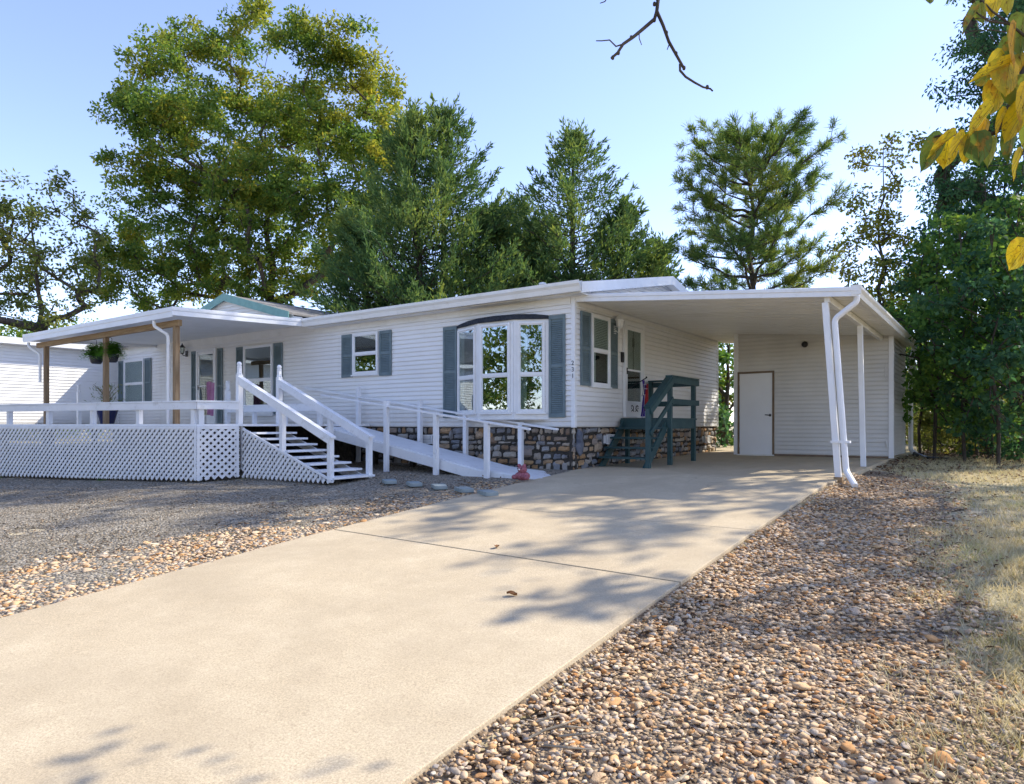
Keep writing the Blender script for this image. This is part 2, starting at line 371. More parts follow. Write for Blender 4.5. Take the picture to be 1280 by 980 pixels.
# corner trim and frieze
for bx6 in ((-.065, .018, -.018, .065, -.04, 2.52), (-.02, .018, 8.19, 8.27, -.04, 2.5), (-18.24, -18.17, -.03, -.012, -.04, 2.5)): part(MB().box(*bx6), 'corner_trim', 'white', bevel=.004)
part(MB().box(-7.69, -.07, -.03, -.014, 2.36, 2.525), 'frieze_board', 'gutter'); part(MB().box(-18.1, -7.7, -.028, -.014, 2.42, 2.74), 'frieze_board', 'gutter'); part(MB().box(.014, .03, .07, 8.18, 2.33, 2.40), 'frieze_board', 'gutter')
# house number, one over the other on the corner trim
def letters(txt, size, mat, fr, u, z, n, name, parent, line=1.35, extrude=.003):
    cu = bpy.data.curves.new(name, 'FONT'); cu.body = txt; cu.size = size; cu.extrude = extrude; cu.space_line = line; cu.align_x = 'CENTER'
    tmp = bpy.data.objects.new(name, cu); COL.objects.link(tmp)
    me = bpy.data.meshes.new_from_object(tmp.evaluated_get(bpy.context.evaluated_depsgraph_get()))
    bpy.data.objects.remove(tmp); bpy.data.curves.remove(cu)
    o, uu, nn = fr; p = o + uu * u + nn * n + Vector((0, 0, z))
    off = wloc(parent)
    for v in me.vertices:
        c = v.co.copy(); v.co = p + uu * c.x + Vector((0, 0, c.y)) + nn * c.z - off
    me.materials.clear()
    return link_mesh(name, me, M[mat], parent)
letters('2\n3\n1', .125, 'black', FRONT(0), -.026, 1.17, .0215, 'house_number', home, 1.0)

# stone skirt: irregular laid stones standing out of a mortar sheet
def stone_skirt(mb, mort, fr, u0, u1, z0, z1, seed):
    rng = random.Random(seed); o, u, n = fr
    rows = max(2, round((z1 - z0) / .125)); zs = [z0 + (z1 - z0) * i / rows + (rng.uniform(-.03, .03) if 0 < i < rows else 0) for i in range(rows + 1)]
    mort.fbox(fr, u0, u1, -.06, .0, z0, z1)
    for r in range(rows):
        a = u0 - rng.random() * .2
        while a < u1:
            w = rng.choice((rng.uniform(.08, .16), rng.uniform(.16, .30), rng.uniform(.24, .42))); b = a + w
            lo = zs[r] + rng.uniform(-.02, .02); hi = zs[r + 1] + rng.uniform(-.02, .02)
            if rng.random() < .18 and r + 1 < rows: hi += .09
            A, B = max(a, u0) + .003, min(b, u1) - .003; a = b
            if B - A < .05: continue
            lo = max(lo, z0) + .003; hi = min(hi, z1) - .003
            K = 5; dep = rng.uniform(.025, .075); V = []; tx, tz = rng.uniform(-.02, .02), rng.uniform(-.02, .02)
            cor = [(A + rng.uniform(-.004, .024), lo + rng.uniform(-.006, .02)), (B - rng.uniform(-.004, .024), lo + rng.uniform(-.006, .02)), (B - rng.uniform(-.004, .024), hi - rng.uniform(-.006, .02)), (A + rng.uniform(-.004, .024), hi - rng.uniform(-.006, .02))]
            for j in range(K):
                for i in range(K):
                    x, y = i / (K - 1), j / (K - 1)
                    X = (cor[0][0] * (1 - x) + cor[1][0] * x) * (1 - y) + (cor[3][0] * (1 - x) + cor[2][0] * x) * y
                    Z = (cor[0][1] * (1 - x) + cor[1][1] * x) * (1 - y) + (cor[3][1] * (1 - x) + cor[2][1] * x) * y
                    e = (1 - abs(2 * x - 1) ** 3.5) * (1 - abs(2 * y - 1) ** 3.5)
                    edge = i in (0, K - 1) or j in (0, K - 1)
                    if edge: X += rng.uniform(-.008, .008); Z += rng.uniform(-.008, .008)
                    jx = 0 if edge else rng.uniform(-.015, .015)
                    nn = -.01 + (dep * (e ** .5) + (x - .5) * tx + (y - .5) * tz + rng.uniform(-.008, .008)) * (0 if edge else 1)
                    V.append(o + u * (X + jx) + n * nn + Vector((0, 0, Z + jx)))
            mb.add(V, [(j * K + i, j * K + i + 1, (j + 1) * K + i + 1, (j + 1) * K + i) for j in range(K - 1) for i in range(K - 1)])
st, mo = MB(), MB()
stone_skirt(st, mo, FRONT(.05), -6.0, 0., -1.05, -.03, 3)
stone_skirt(st, mo, SIDE(-.05), .0, 8.25, -.9, -.03, 4)
mo.box(-18.2, -6, .04, .1, -1.2, -.03)
sk = part(mo, 'skirt', 'mortar'); st.build('stonework', M['stone'], sk)
m = MB()
def vent(fr, u, z, w=.4, h=.2):
    m.fbox(fr, u - w / 2, u + w / 2, .06, .085, z - h / 2, z - h / 2 + .02); m.fbox(fr, u - w / 2, u + w / 2, .06, .085, z + h / 2 - .02, z + h / 2)
    k = 6
    for i in range(k): m.fbox(fr, u - w / 2, u + w / 2, .055 + .0, .075, z - h / 2 + .03 + (h - .05) * i / k, z - h / 2 + .045 + (h - .05) * i / k)
    m.fbox(fr, u - w / 2, u - w / 2 + .02, .0, .084, z - h / 2 + .02, z + h / 2 - .02); m.fbox(fr, u + w / 2 - .02, u + w / 2, .0, .084, z - h / 2 + .02, z + h / 2 - .02)
for fr, u, z in ((FRONT(0), on_s(535, 550, 0)[0], on_s(535, 549, 0)[1]), (SIDE(0), on_t(760, 550, 0)[0], on_t(760, 549, 0)[1]), (SIDE(0), on_t(881, 549, 0)[0], on_t(881, 549, 0)[1])):
    m = MB(); vent(fr, u, z); part(m, 'foundation_vent', 'white')
m = MB(); m.ball((.03, .15, -.33), .2, 10, 8, (.35, .55, 1.3)); m.v = [(x + .012 * math.sin(z * 31), y + .022 * math.sin(z * 17 + x * 40), z + .02 * math.sin(y * 23)) for x, y, z in m.v]; o = part(m, 'corner_boulder', 'boulder', smooth=True); o['label'] = 'smooth blue grey stone set upright at the corner'

# roofs
def zt(s): return 2.74 + .2 * s
m = MB(); x0 = -26.5
for a, b in ((-.32, 4.12), (8.57, 4.12)):
    za, zb = (zt(a), zt(b)) if a < b else (zt(8.24 - a), zt(4.12))
    m.prism([(x0, a, za - .05), (x0, b, zb - .05), (x0, b, zb), (x0, a, za)], (26.5 + .30, 0, 0))
roof = part(m, 'roof', 'shingle')
m = MB(); m.tube([(-1.7, 1.5, 2.9), (-1.7, 1.5, 3.17)], .07, 10); m.lathe((-1.7, 1.5, 3.17), [(.085, 0), (.085, .04), (.03, .06)], 10)
m.build('vent_pipe', M['white'], roof)
m = MB()
for a, b in ((-.34, 4.12), (8.58, 4.12)):
    sg = 1 if a < b else -1; za = zt(a if sg > 0 else 8.24 - a)
    m.prism([(.302, a, za - .19), (.302, b, zt(4.12) - .19), (.302, b, zt(4.12) + .015), (.302, a, za + .015)], (.03, 0, 0))
m.build('rake_fascia', M['white'], roof, bevel=.004)
m = MB()
for a, b in ((-.30, 4.12), (8.54, 4.12)):
    za = zt(a if a < b else 8.24 - a)
    m.prism([(.03, a, za - .075), (.30, a, za - .075), (.30, b, zt(4.12) - .075), (.03, b, zt(4.12) - .075)], (0, 0, .02))
m.box(-7.7, .30, -.30, .0, 2.49, 2.51)
m.build('soffit', M['gutter'], roof)
def gutter(mb, a, b, w=.12, h=.15):      # K-style trough section swept between two points; w is the outward vector
    a = Vector(a); b = Vector(b); w = Vector(w)
    pr = [(0, 0), (0, -h), (.55, -h), (.7, -h * .55), (1, -h * .3), (1, 0), (.92, 0), (.92, -h * .25), (.62, -h * .5), (.5, -h + .012), (.06, -h + .012), (.06, 0)]
    mb.prism([a + w * x + Vector((0, 0, z)) for x, z in pr], b - a)
m = MB(); gutter(m, (-7.72, -.325, 2.705), (.36, -.325, 2.705), (0, -.13, 0), .2)
m.build('gutter', M['gutter'], roof, bevel=.003)
# cross gable over the porch
gx, gzz = -11.1, 3.70
m = MB()
for sg in (-1, 1):
    e = gx + sg * 2.9; ez = gzz - .27 * 2.9
    m.prism([(e, -.45, ez), (gx, -.45, gzz), (gx, -.45, gzz - .05), (e, -.45, ez - .05)], (0, 4.6, 0))
gr = part(m, 'gable_roof', 'shingle')
m = MB()
for sg in (-1, 1):
    e = gx + sg * 2.92; ez = gzz - .27 * 2.92
    m.prism([(e, -.453, ez + .02), (gx, -.453, gzz + .02), (gx, -.453, gzz - .19), (e, -.453, ez - .19)], (0, -.03, 0))
m.build('gable_trim', M['tealtrim'], gr)
m = MB(); m.siding(FRONT(-.35), 0, 0, 2.62, 3.6, span=lambda z: (gx - (gzz - .08 - z) / .27, gx + (gzz - .08 - z) / .27))
m.build('gable_wall', M['shed_siding'], gr)
# wing roof
m = MB(); m.prism([(-17.85, -8.3, 2.68), (-22.2, -8.3, 2.95), (-26.6, -8.3, 2.68), (-26.6, -8.3, 2.60), (-22.2, -8.3, 2.87), (-17.85, -8.3, 2.60)], (0, 8.5, 0))
wr = part(m, 'wing_roof', 'shingle')
m = MB(); m.box(-17.85, -17.82, -8.3, .0, 2.5, 2.70); m.box(-18.2, -17.86, -8.2, 0, 2.58, 2.60)
m.build('eave_fascia', M['white'], wr)

# ---------------- windows, shutters, doors
def window(fr, u0, u1, z0, z1, meet=.5, name='window', jamb=.055, back='dark', blinds=0, curtain=0, glass='glass', n0=.014, parent=None, recess=True):
    """double-hung sash: frame > glass panes, dark room behind, blinds and curtains where the photo shows them"""
    f = MB(); d = n0 + .055
    f.fbox(fr, u0, u0 + jamb, n0, d, z0, z1); f.fbox(fr, u1 - jamb, u1, n0, d, z0, z1)
    f.fbox(fr, u0 + jamb, u1 - jamb, n0, d, z1 - jamb, z1); f.fbox(fr, u0 + jamb, u1 - jamb, n0, d, z0, z0 + jamb)
    zm = z0 + (z1 - z0) * meet
    f.fbox(fr, u0 + jamb, u1 - jamb, n0 + .008, d - .012, zm - .025, zm + .025)
    f.fbox(fr, u0 - .03, u1 + .03, n0, d + .02, z0 - .035, z0 - .002)
    a, b = u0 + jamb, u1 - jamb
    for lo, hi, k in ((zm + .025, z1 - jamb, .0), (z0 + jamb, zm - .025, .006)):
        f.fbox(fr, a, a + .022, n0 + .004, d - .018 - k, lo, hi); f.fbox(fr, b - .022, b, n0 + .004, d - .018 - k, lo, hi)
        f.fbox(fr, a + .022, b - .022, n0 + .004, d - .018 - k, hi - .02, hi); f.fbox(fr, a + .022, b - .022, n0 + .004, d - .018 - k, lo, lo + .02)
    w = f.build(name, M['white'], parent or home, bevel=.003)
    p = MB()
    for lo, hi, k in ((zm + .04, z1 - jamb - .015, .0), (z0 + jamb + .015, zm - .04, .006)):
        p.fbox(fr, a + .02, b - .02, n0 + .031 - k, n0 + .034 - k, lo, hi)
    p.build('pane', M[glass], w)
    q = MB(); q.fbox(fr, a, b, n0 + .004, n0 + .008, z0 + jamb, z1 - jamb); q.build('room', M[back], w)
    if blinds:
        q = MB(); z = z1 - jamb - .02; zz = z1 - (z1 - z0) * blinds
        while z > zz:
            P0 = n0 + .010; q.fbox(fr, a + .03, b - .03, P0, P0 + .008, z - .022, z); z -= .034
        q.build('blind', M['blind'], w)
    if curtain:
        q = MB(); L = (b - a) * curtain; K = 9
        pts = [(a + .02 + L * i / K, n0 + .011 + .006 * (i % 2)) for i in range(K + 1)]
        o, u, n = fr
        P = [o + u * x + n * y + Vector((0, 0, z)) for z in (z0 + jamb, z1 - jamb) for x, y in pts]
        q.add(P, [(i, i + 1, K + 2 + i, K + 1 + i) for i in range(K)]); q.build('curtain', M['curtain'], w)
    return w

def shutter(fr, u0, u1, z0, z1, mat='teal', n0=.014, solid=False):
    f = MB(); d = n0 + .032; sw = .05
    f.fbox(fr, u0, u0 + sw, n0, d, z0, z1); f.fbox(fr, u1 - sw, u1, n0, d, z0, z1)
    zm = z0 + (z1 - z0) * .5
    for lo, hi in ((z0, z0 + .07), (zm - .03, zm + .03), (z1 - .08, z1)): f.fbox(fr, u0 + sw, u1 - sw, n0, d - .003, lo, hi)
    s = f.build('shutter', M[mat], home, bevel=.003)
    q = MB(); o, u, n = fr
    for lo, hi in ((z0 + .07, zm - .03), (zm + .03, z1 - .08)):
        q.fbox(fr, u0 + sw, u1 - sw, n0, n0 + .006, lo, hi)
        z = lo + .002
        while z < hi - .02:
            A, B = u0 + sw, u1 - sw
            P = [o + u * A + n * (n0 + .026) + Vector((0, 0, z)), o + u * B + n * (n0 + .026) + Vector((0, 0, z)), o + u * B + n * (n0 + .007) + Vector((0, 0, z + .034)), o + u * A + n * (n0 + .007) + Vector((0, 0, z + .034)),
                 o + u * A + n * (n0 + .020) + Vector((0, 0, z - .004)), o + u * B + n * (n0 + .020) + Vector((0, 0, z - .004))]
            q.add(P, [(0, 1, 2, 3), (0, 4, 5, 1)]); z += .038
    q.build('louvre', M[mat], s)
    return s

F0, S0 = FRONT(0), SIDE(0)
# kitchen window on the front
window(F0, -6.24, -5.36, 1.24, 2.25, .5); shutter(F0, -6.66, -6.27, 1.19, 2.25); shutter(F0, -5.32, -4.93, 1.18, 2.25)
# bay shutters
shutter(F0, -3.32, -2.93, .17, 2.17); shutter(F0, -.56, -.19, .16, 2.17)
# porch windows and door
window(F0, -17.72, -16.39, .60, 2.22, .5, curtain=.16, back='curtain'); shutter(F0, -18.14, -17.77, .6, 2.22); shutter(F0, -16.34, -15.95, .6, 2.22)
window(F0, -10.78, -9.46, .30, 2.24, .5); shutter(F0, -11.16, -10.83, .3, 2.24); shutter(F0, -9.41, -9.04, .3, 2.24)
shutter(F0, -13.52, -13.24, .06, 2.27); shutter(F0, -12.12, -11.86, .06, 2.27)
# side window
window(S0, .61, 1.39, .80, 2.25, .5, blinds=.5, curtain=.18, glass='glassdim'); shutter(S0, .2, .585, .79, 2.25); shutter(S0, 1.415, 1.77, .79, 2.25)

def storm_door(fr, u0, u1, z0, z1, kick):
    d = MB(); n0 = .014
    for a, b in ((u0, u0 + .07), (u1 - .07, u1)): d.fbox(fr, a, b, n0, n0 + .06, z0, z1)
    d.fbox(fr, u0 + .07, u1 - .07, n0, n0 + .06, z1 - .07, z1)
    a, b = u0 + .075, u1 - .075
    d.fbox(fr, a, a + .075, n0, n0 + .045, z0, z1 - .075); d.fbox(fr, b - .075, b, n0, n0 + .045, z0, z1 - .075)
    zm = z0 + (z1 - z0) * .50
    for lo, hi in ((z0, z0 + kick), (zm - .02, zm + .02), (z1 - .165, z1 - .075)): d.fbox(fr, a + .075, b - .075, n0, n0 + .043, lo, hi)
    o = d.build('storm_door', M['white'], home, bevel=.003)
    p = MB(); p.fbox(fr, a + .07, b - .07, n0 + .02, n0 + .024, z0 + kick, zm - .02); p.fbox(fr, a + .07, b - .07, n0 + .026, n0 + .03, zm + .02, z1 - .165)
    p.build('pane', M['glassdim'], o)
    h = MB(); h.fbox(fr, a + .02, a + .045, n0 + .045, n0 + .06, zm - .1, zm + .04); h.fbox(fr, a + .022, a + .15, n0 + .062, n0 + .075, zm - .05, zm - .03)
    h.build('handle', M['black'], o)
    return o, a + .075, b - .075, zm
o, a, b, zm = storm_door(F0, -13.2, -12.16, .06, 2.30, .25)
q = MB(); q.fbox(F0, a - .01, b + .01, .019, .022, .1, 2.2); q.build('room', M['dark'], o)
o, a, b, zm = storm_door(S0, 2.06, 3.06, .18, 2.27, .36)
q = MB(); q.fbox(S0, a - .01, b + .01, .018, .022, .2, 2.2); q.build('inner_door', M['curtain'], o)
q = MB(); q.fbox(S0, a - .01, b + .01, .0225, .0235, .5, zm); q.build('inner_screen', M['dark'], o)
q = MB(); q.fbox(S0, (a + b) / 2 - .012, (a + b) / 2 + .012, .0225, .030, .54, 2.1); q.fbox(S0, (a + b) / 2 - .05, (a + b) / 2 + .05, .0228, .032, 1.75, 1.95); q.build('door_glazing', M['dark'], o)
for cu, sg in ((a + b) / 2 - .11, 1), ((a + b) / 2 + .11, -1):        # two dark scroll marks on the kick plate
    P = lambda x, z: Vector((.0595, cu + x, .375 + z))
    q = MB(); q.tube([P(-.07 * sg, .05), P(-.02 * sg, .075), P(.035 * sg, .05), P(.05 * sg, 0), P(.02 * sg, -.04), P(-.02 * sg, -.03)], .011, 5)
    q.tube([P(-.05 * sg, -.06), P(.0, -.02), P(.07 * sg, -.06)], .010, 5); q.ball(P(-.06 * sg, .01), .014, 6, 4)
    q.build('scroll_emblem', M['black'], o)

# bow window: three sashes in a shallow projecting box
bay = MB(); bp = [(-2.92, -.016), (-2.08, -.36), (-1.18, -.36), (-.57, -.016)]
bay.prism([(x, y, .12) for x, y in bp], (0, 0, .14)); bo = bay.build('bay_window', M['white'], home, bevel=.004)
MB().prism([(x, y, 2.06) for x, y in bp], (0, 0, .06)).build('head_board', M['white'], bo, bevel=.004)
m = MB()
arc = [(-2.96, -.016), (-2.70, -.17), (-2.4, -.30), (-2.05, -.41), (-1.62, -.44), (-1.2, -.41), (-.85, -.24), (-.53, -.016)]
n = len(arc); zz = [2.12, 2.15, 2.18, 2.2, 2.21, 2.2, 2.17, 2.12]
V = [(x, y, 2.11) for x, y in arc] + [(x, y, 2.11 + (z - 2.12) * .6 + .05) for (x, y), z in zip(arc, zz)] + [(x * .93 - .12, -.016, 2.19 + (z - 2.12)) for (x, y), z in zip(arc, zz)]
m.add(V, [tuple(range(n))] + [(i + 1, i, n + i, n + i + 1) for i in range(n - 1)] + [(n + i + 1, n + i, 2 * n + i, 2 * n + i + 1) for i in range(n - 1)])
m.build('bay_roof', M['darkshingle'], bo)
for i, ((ax, ay), (bx, by)) in enumerate(zip(bp[:-1], bp[1:])):
    A, B = Vector((ax, ay, 0)), Vector((bx, by, 0)); u = (B - A).normalized(); nn = Vector((u.y, -u.x, 0)); L = (B - A).length
    fr = (A, u, nn)
    MB().fbox(fr, .002, .075, -.05, .012, .26, 2.06).build('mullion', M['white'], bo, bevel=.003); MB().fbox(fr, L - .075, L - .002, -.05, .012, .26, 2.06).build('mullion', M['white'], bo, bevel=.003)
    window(fr, .078, L - .078, .265, 2.055, .42, n0=.0, glass='bayglass', curtain=(.3, 0, .26)[i], parent=bo, name='sash', jamb=.04)
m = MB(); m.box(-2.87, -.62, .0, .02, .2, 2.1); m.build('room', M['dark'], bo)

# lamps and small fittings on the walls
lt = thing('wall_lantern', 'small black lantern on the wall beside the porch door', 'wall lamp', (-13.95, -.02, 1.95))
lt.location.x = on_s(234, 440, 0)[0]; lx = lt.location.x; lz = on_s(234, 440, -.15)[1]; lt.location.z = lz - .2
m = MB(); m.box(lx - .05, lx + .05, -.035, -.013, lz - .12, lz + .06); m.tube([(lx, -.03, lz - .04), (lx, -.1, lz - .1), (lx, -.16, lz - .06)], .012, 6); m.build('bracket', M['black'], lt)
m = MB(); m.lathe((lx, -.16, lz - .05), [(.03, 0), (.045, .02), (.05, .03)], 6)
for k in range(6):
    c = math.pi / 3 * k; m.tube([(lx + .05 * math.cos(c), -.16 + .05 * math.sin(c), lz - .02), (lx + .075 * math.cos(c), -.16 + .075 * math.sin(c), lz + .15)], .006, 4)
m.lathe((lx, -.16, lz + .15), [(.095, 0), (.06, .05), (.02, .09), (.012, .13)], 6); m.build('cage', M['black'], lt)
m = MB(); m.lathe((lx, -.16, lz - .02), [(.043, 0), (.066, .165)], 6); m.build('lamp_glass', M['glassdim'], lt)
s_, z_ = on_t(773, 410, .1)
m = MB(); m.box(.013, .03, s_ - .06, s_ + .06, z_ - .12, z_ + .06); m.tube([(.03, s_, z_ - .05), (.1, s_, z_ - .1), (.13, s_, z_)], .014, 6); m.lathe((.13, s_, z_), [(.03, 0), (.075, .03), (.085, .15), (.11, .17), (.05, .25), (.015, .29)], 8)
m.solo('wall_lantern', M['white'], 'white ornate lantern left of the side door under the carport', 'wall lamp')
s_, z_ = on_t(776.5, 446, .0)
m = MB(); m.box(.014, .05, s_ - .05, s_ + .05, z_ - .12, z_ + .1); m.box(.05, .06, s_ - .03, s_ + .03, z_ - .02, z_ + .07)
m.solo('door_chime', M['black'], 'small black box on the siding left of the side door', 'wall box', bevel=.004)

# ================================================================ PORCH COVER
pc = thing('porch_cover', 'flat white metal porch roof on three bare timber posts', 'porch roof', (-11.6, -3.4, 0))
tL, tR, sF = -15.6, -7.72, -3.74
def pz(s): return 2.72 + (s / 3.74) * .17            # top
m = MB(); pit = .152; x = tL + .02; V = []; K = []
while x < tR - .02:
    for dx, dz in ((0, -.045), (.125, -.045), (.13, 0), (.147, 0)): K.append((x + dx, dz))
    x += pit
nK = len(K)
V = [(x, sF + .03, pz(sF) - .06 + dz) for x, dz in K] + [(x, -.035, pz(0) - .06 + dz) for x, dz in K]
m.add(V, [(i, i + 1, nK + i + 1, nK + i) for i in range(nK - 1)])
m.build('ceiling_pan', M['roofpan'], pc)
m = MB(); m.prism([(tL + .01, sF + .01, pz(sF) - .03), (tR - .01, sF + .01, pz(sF) - .03), (tR - .01, -.03, pz(0) - .03), (tL + .01, -.03, pz(0) - .03)], (0, 0, .02)); m.build('roof_panel', M['white'], pc)
def fascia(mb, a, b, h, out):
    a = Vector(a); b = Vector(b); o = Vector(out)
    mb.prism([a + Vector((0, 0, -h)), a, a + o * .012, a + o * .035 + Vector((0, 0, -.012)), a + o * .035 + Vector((0, 0, -h * .42)), a + o * .02 + Vector((0, 0, -h * .5)), a + o * .02 + Vector((0, 0, -h))], b - a)
m = MB(); fascia(m, (tL, sF, pz(sF)), (tR, sF, pz(sF)), .22, (0, -1, 0)); m.build('fascia', M['white'], pc)
m = MB(); fascia(m, (tR, sF - .035, pz(sF)), (tR, -.03, pz(0)), .19, (1, 0, 0)); m.build('fascia', M['white'], pc); m = MB(); fascia(m, (tL, -.03, pz(0)), (tL, sF - .03, pz(sF)), .19, (-1, 0, 0)); m.build('fascia', M['white'], pc)
m = MB(); m.box(tL + .15, tR - .25, -3.50, -3.40, 2.19, 2.325); m.build('beam', M['beamwood'], pc, bevel=.006)
posts = [-8.12, -11.4, -14.9]
for x in posts:
    m = MB(); m.box(x - .055, x + .055, -3.505, -3.395, .035, 2.188); m.build('post', M['wood'], pc, bevel=.006)
def downspout(pts, r=.04, name='downspout', parent=None, mat='white'):
    q = MB(); pts = [Vector(p) for p in pts]; out = []
    for i, p in enumerate(pts):
        if 0 < i < len(pts) - 1:
            a = (pts[i - 1] - p); b = (pts[i + 1] - p); e = min(.07, a.length / 2.2, b.length / 2.2)
            A, B = p + a.normalized() * e, p + b.normalized() * e
            for t in (0, .33, .67, 1): out.append(A * (1 - t) ** 2 + p * 2 * t * (1 - t) + B * t * t)
        else: out.append(p)
    q.tube(out, r, 10); return q.build(name, M[mat], parent, smooth=False)
downspout([(-8.55, -3.72, 2.32), (-8.55, -3.72, 2.2), (-8.25, -3.56, 2.0), (-8.25, -3.56, .04)], .036, 'downspout', pc, 'roofpan')
downspout([(-15.35, -3.72, 2.32), (-15.35, -3.72, 2.2), (-15.02, -3.56, 1.98), (-15.02, -3.56, 1.2)], .036, 'downspout', pc, 'roofpan')

# ================================================================ DECK
dk = thing('deck', 'raised white painted deck with lattice skirting and low plank railing', 'deck', (-10, -3, -1.1))
A_, B_, F_, G_ = Vector((-6.25, -4.05, 0)), Vector((-5.9, -3.36, 0)), Vector((-12.54, -5.31, 0)), Vector((-17.6, -6.33, 0))
fl = MB(); fl.prism([(p[0], p[1], -.012) for p in ((-17.9, -.06), (-17.9, -6.3), G_, F_, A_, B_, (-5.85, -3.3), (-5.62, -1.45), (-5.62, -.06))], (0, 0, .045)); fl.build('floor', M['deckwhite'], dk)
def clip_seg(poly, p, d):
    t0, t1 = -1e9, 1e9; n = len(poly)
    for i in range(n):
        a, b = poly[i], poly[(i + 1) % n]; nx, ny = -(b[1] - a[1]), b[0] - a[0]
        den = d[0] * nx + d[1] * ny; num = (a[0] - p[0]) * nx + (a[1] - p[1]) * ny
        if abs(den) < 1e-9:
            if num > 0: return None
        elif den > 0: t0 = max(t0, num / den)
        else: t1 = min(t1, num / den)
    return (t0, t1) if t1 - t0 > .02 else None
def lattice(mb, fr, poly, pitch=.097, w=.052):     # poly is counter-clockwise in (u, z)
    o, u, n = fr; us = [p[0] for p in poly]; zs = [p[1] for p in poly]; L = max(us) - min(us) + max(zs) - min(zs)
    for sg, dep in ((1, .018), (-1, .001)):
        d = (math.sqrt(.5), sg * math.sqrt(.5)); q = (-d[1], d[0]); k = int(L / pitch) + 2
        for i in range(-k, k):
            c = (min(us) + q[0] * i * pitch, (min(zs) if sg > 0 else max(zs)) + q[1] * i * pitch)
            r = clip_seg(poly, c, d)
            if not r: continue
            P = [(c[0] + d[0] * t, c[1] + d[1] * t) for t in r]
            V = [o + u * (x + q[0] * e) + n * y + Vector((0, 0, z + q[1] * e)) for y in (dep, dep + (.012 if sg > 0 else .008)) for (x, z) in P for e in (-w / 2, w / 2)]
            mb.add(V, [(0, 2, 3, 1), (4, 5, 7, 6), (0, 1, 5, 4), (2, 6, 7, 3), (0, 4, 6, 2), (1, 3, 7, 5)])
def face(P, Q):
    u = (Q - P); L = u.length; u.normalize(); return (P.copy(), u, Vector((u.y, -u.x, 0))), L
for P, Q in ((G_, F_), (F_, A_), (A_, B_)):
    fr, L = face(P, Q); q = MB(); g0, g1 = prof(P.y) + .03, prof(Q.y) + .03
    lattice(q, fr, [(0, g0), (L, g1), (L, -.03), (0, -.03)]); lp = q.build('lattice_panel', M['deckwhite'], dk)
    q = MB(); q.fbox(fr, 0, L, .0, .036, -.07, -.014); q.fbox(fr, -.0, .05, .0, .034, max(g0, g1) - .06, -.072); q.fbox(fr, L - .05, L, .0, .034, max(g0, g1) - .0, -.072)
    q.build('rim_board', M['deckwhite'], dk)
q = MB()
for P, Q in ((G_, F_), (F_, A_), (A_, B_)):
    fr, L = face(P, Q); k = max(1, int(L / 1.6))
    for i in range(k + 1): q.fbox(fr, max(.02, L * i / k - .05), max(.02, L * i / k - .05) + .09, -.16, -.07, -1.3, -.02)
q.box(-17.8, -5.9, -.4, -.3, -1.2, -.02)
q.build('support_post', M['mortar'], dk)
def railing(P, Q, z, n, parent, h=.14, post=.095, skip=(), cap=.15):
    fr, L = face(P, Q); q = MB(); q.fbox(fr, -.02, L + .02, -.11, -.11 + cap, z - .035, z); q.build('rail_cap', M['deckwhite'], parent, bevel=.004)
    q = MB(); q.fbox(fr, 0, L, -.005, .03, z - .035 - h, z - .037); q.build('rail_board', M['deckwhite'], parent, bevel=.003)
    for x in n:
        q = MB(); q.fbox(fr, x - post / 2, x + post / 2, -.10, -.007, .034, z - .037); q.build('rail_post', M['deckwhite'], parent, bevel=.004)
railing(F_, A_, .50, [.3, 1.75, 3.25, 4.7, 6.28], dk)
railing(G_, F_, .50, [.2, 1.8, 3.4, 4.9], dk)
railing(A_, B_, .50, [.08], dk)
q = MB(); q.box(-9.3, -5.68, -1.52, -1.40, .47, .505); q.box(-9.3, -5.68, -1.52, -1.485, .33, .468); q.build('inner_rail', M['deckwhite'], dk, bevel=.004)
for x in (-8.2, -7.0, -5.75):
    q = MB(); q.box(x - .045, x + .045, -1.484, -1.40, .034, .468); q.build('rail_post', M['deckwhite'], dk)
def newel(x, y, z0, z1, parent, name='newel_post'):
    q = MB(); q.box(x - .05, x + .05, y - .05, y + .05, z0, z1 - .26)
    q.lathe((x, y, z1 - .262), [(.065, 0), (.065, .03), (.045, .05), (.045, .075)], 4)
    q.box(x - .035, x + .035, y - .035, y + .035, z1 - .26, z1 - .1); q.lathe((x, y, z1 - .105), [(.05, 0), (.05, .015), (.028, .03), (.026, .04)], 12); q.ball((x, y, z1 - .045), .052)
    return q.build(name, M['deckwhite'], parent)
newel(-9.32, -1.46, .034, 1.14, dk); newel(-16.4, -2.0, .034, 1.28, dk)

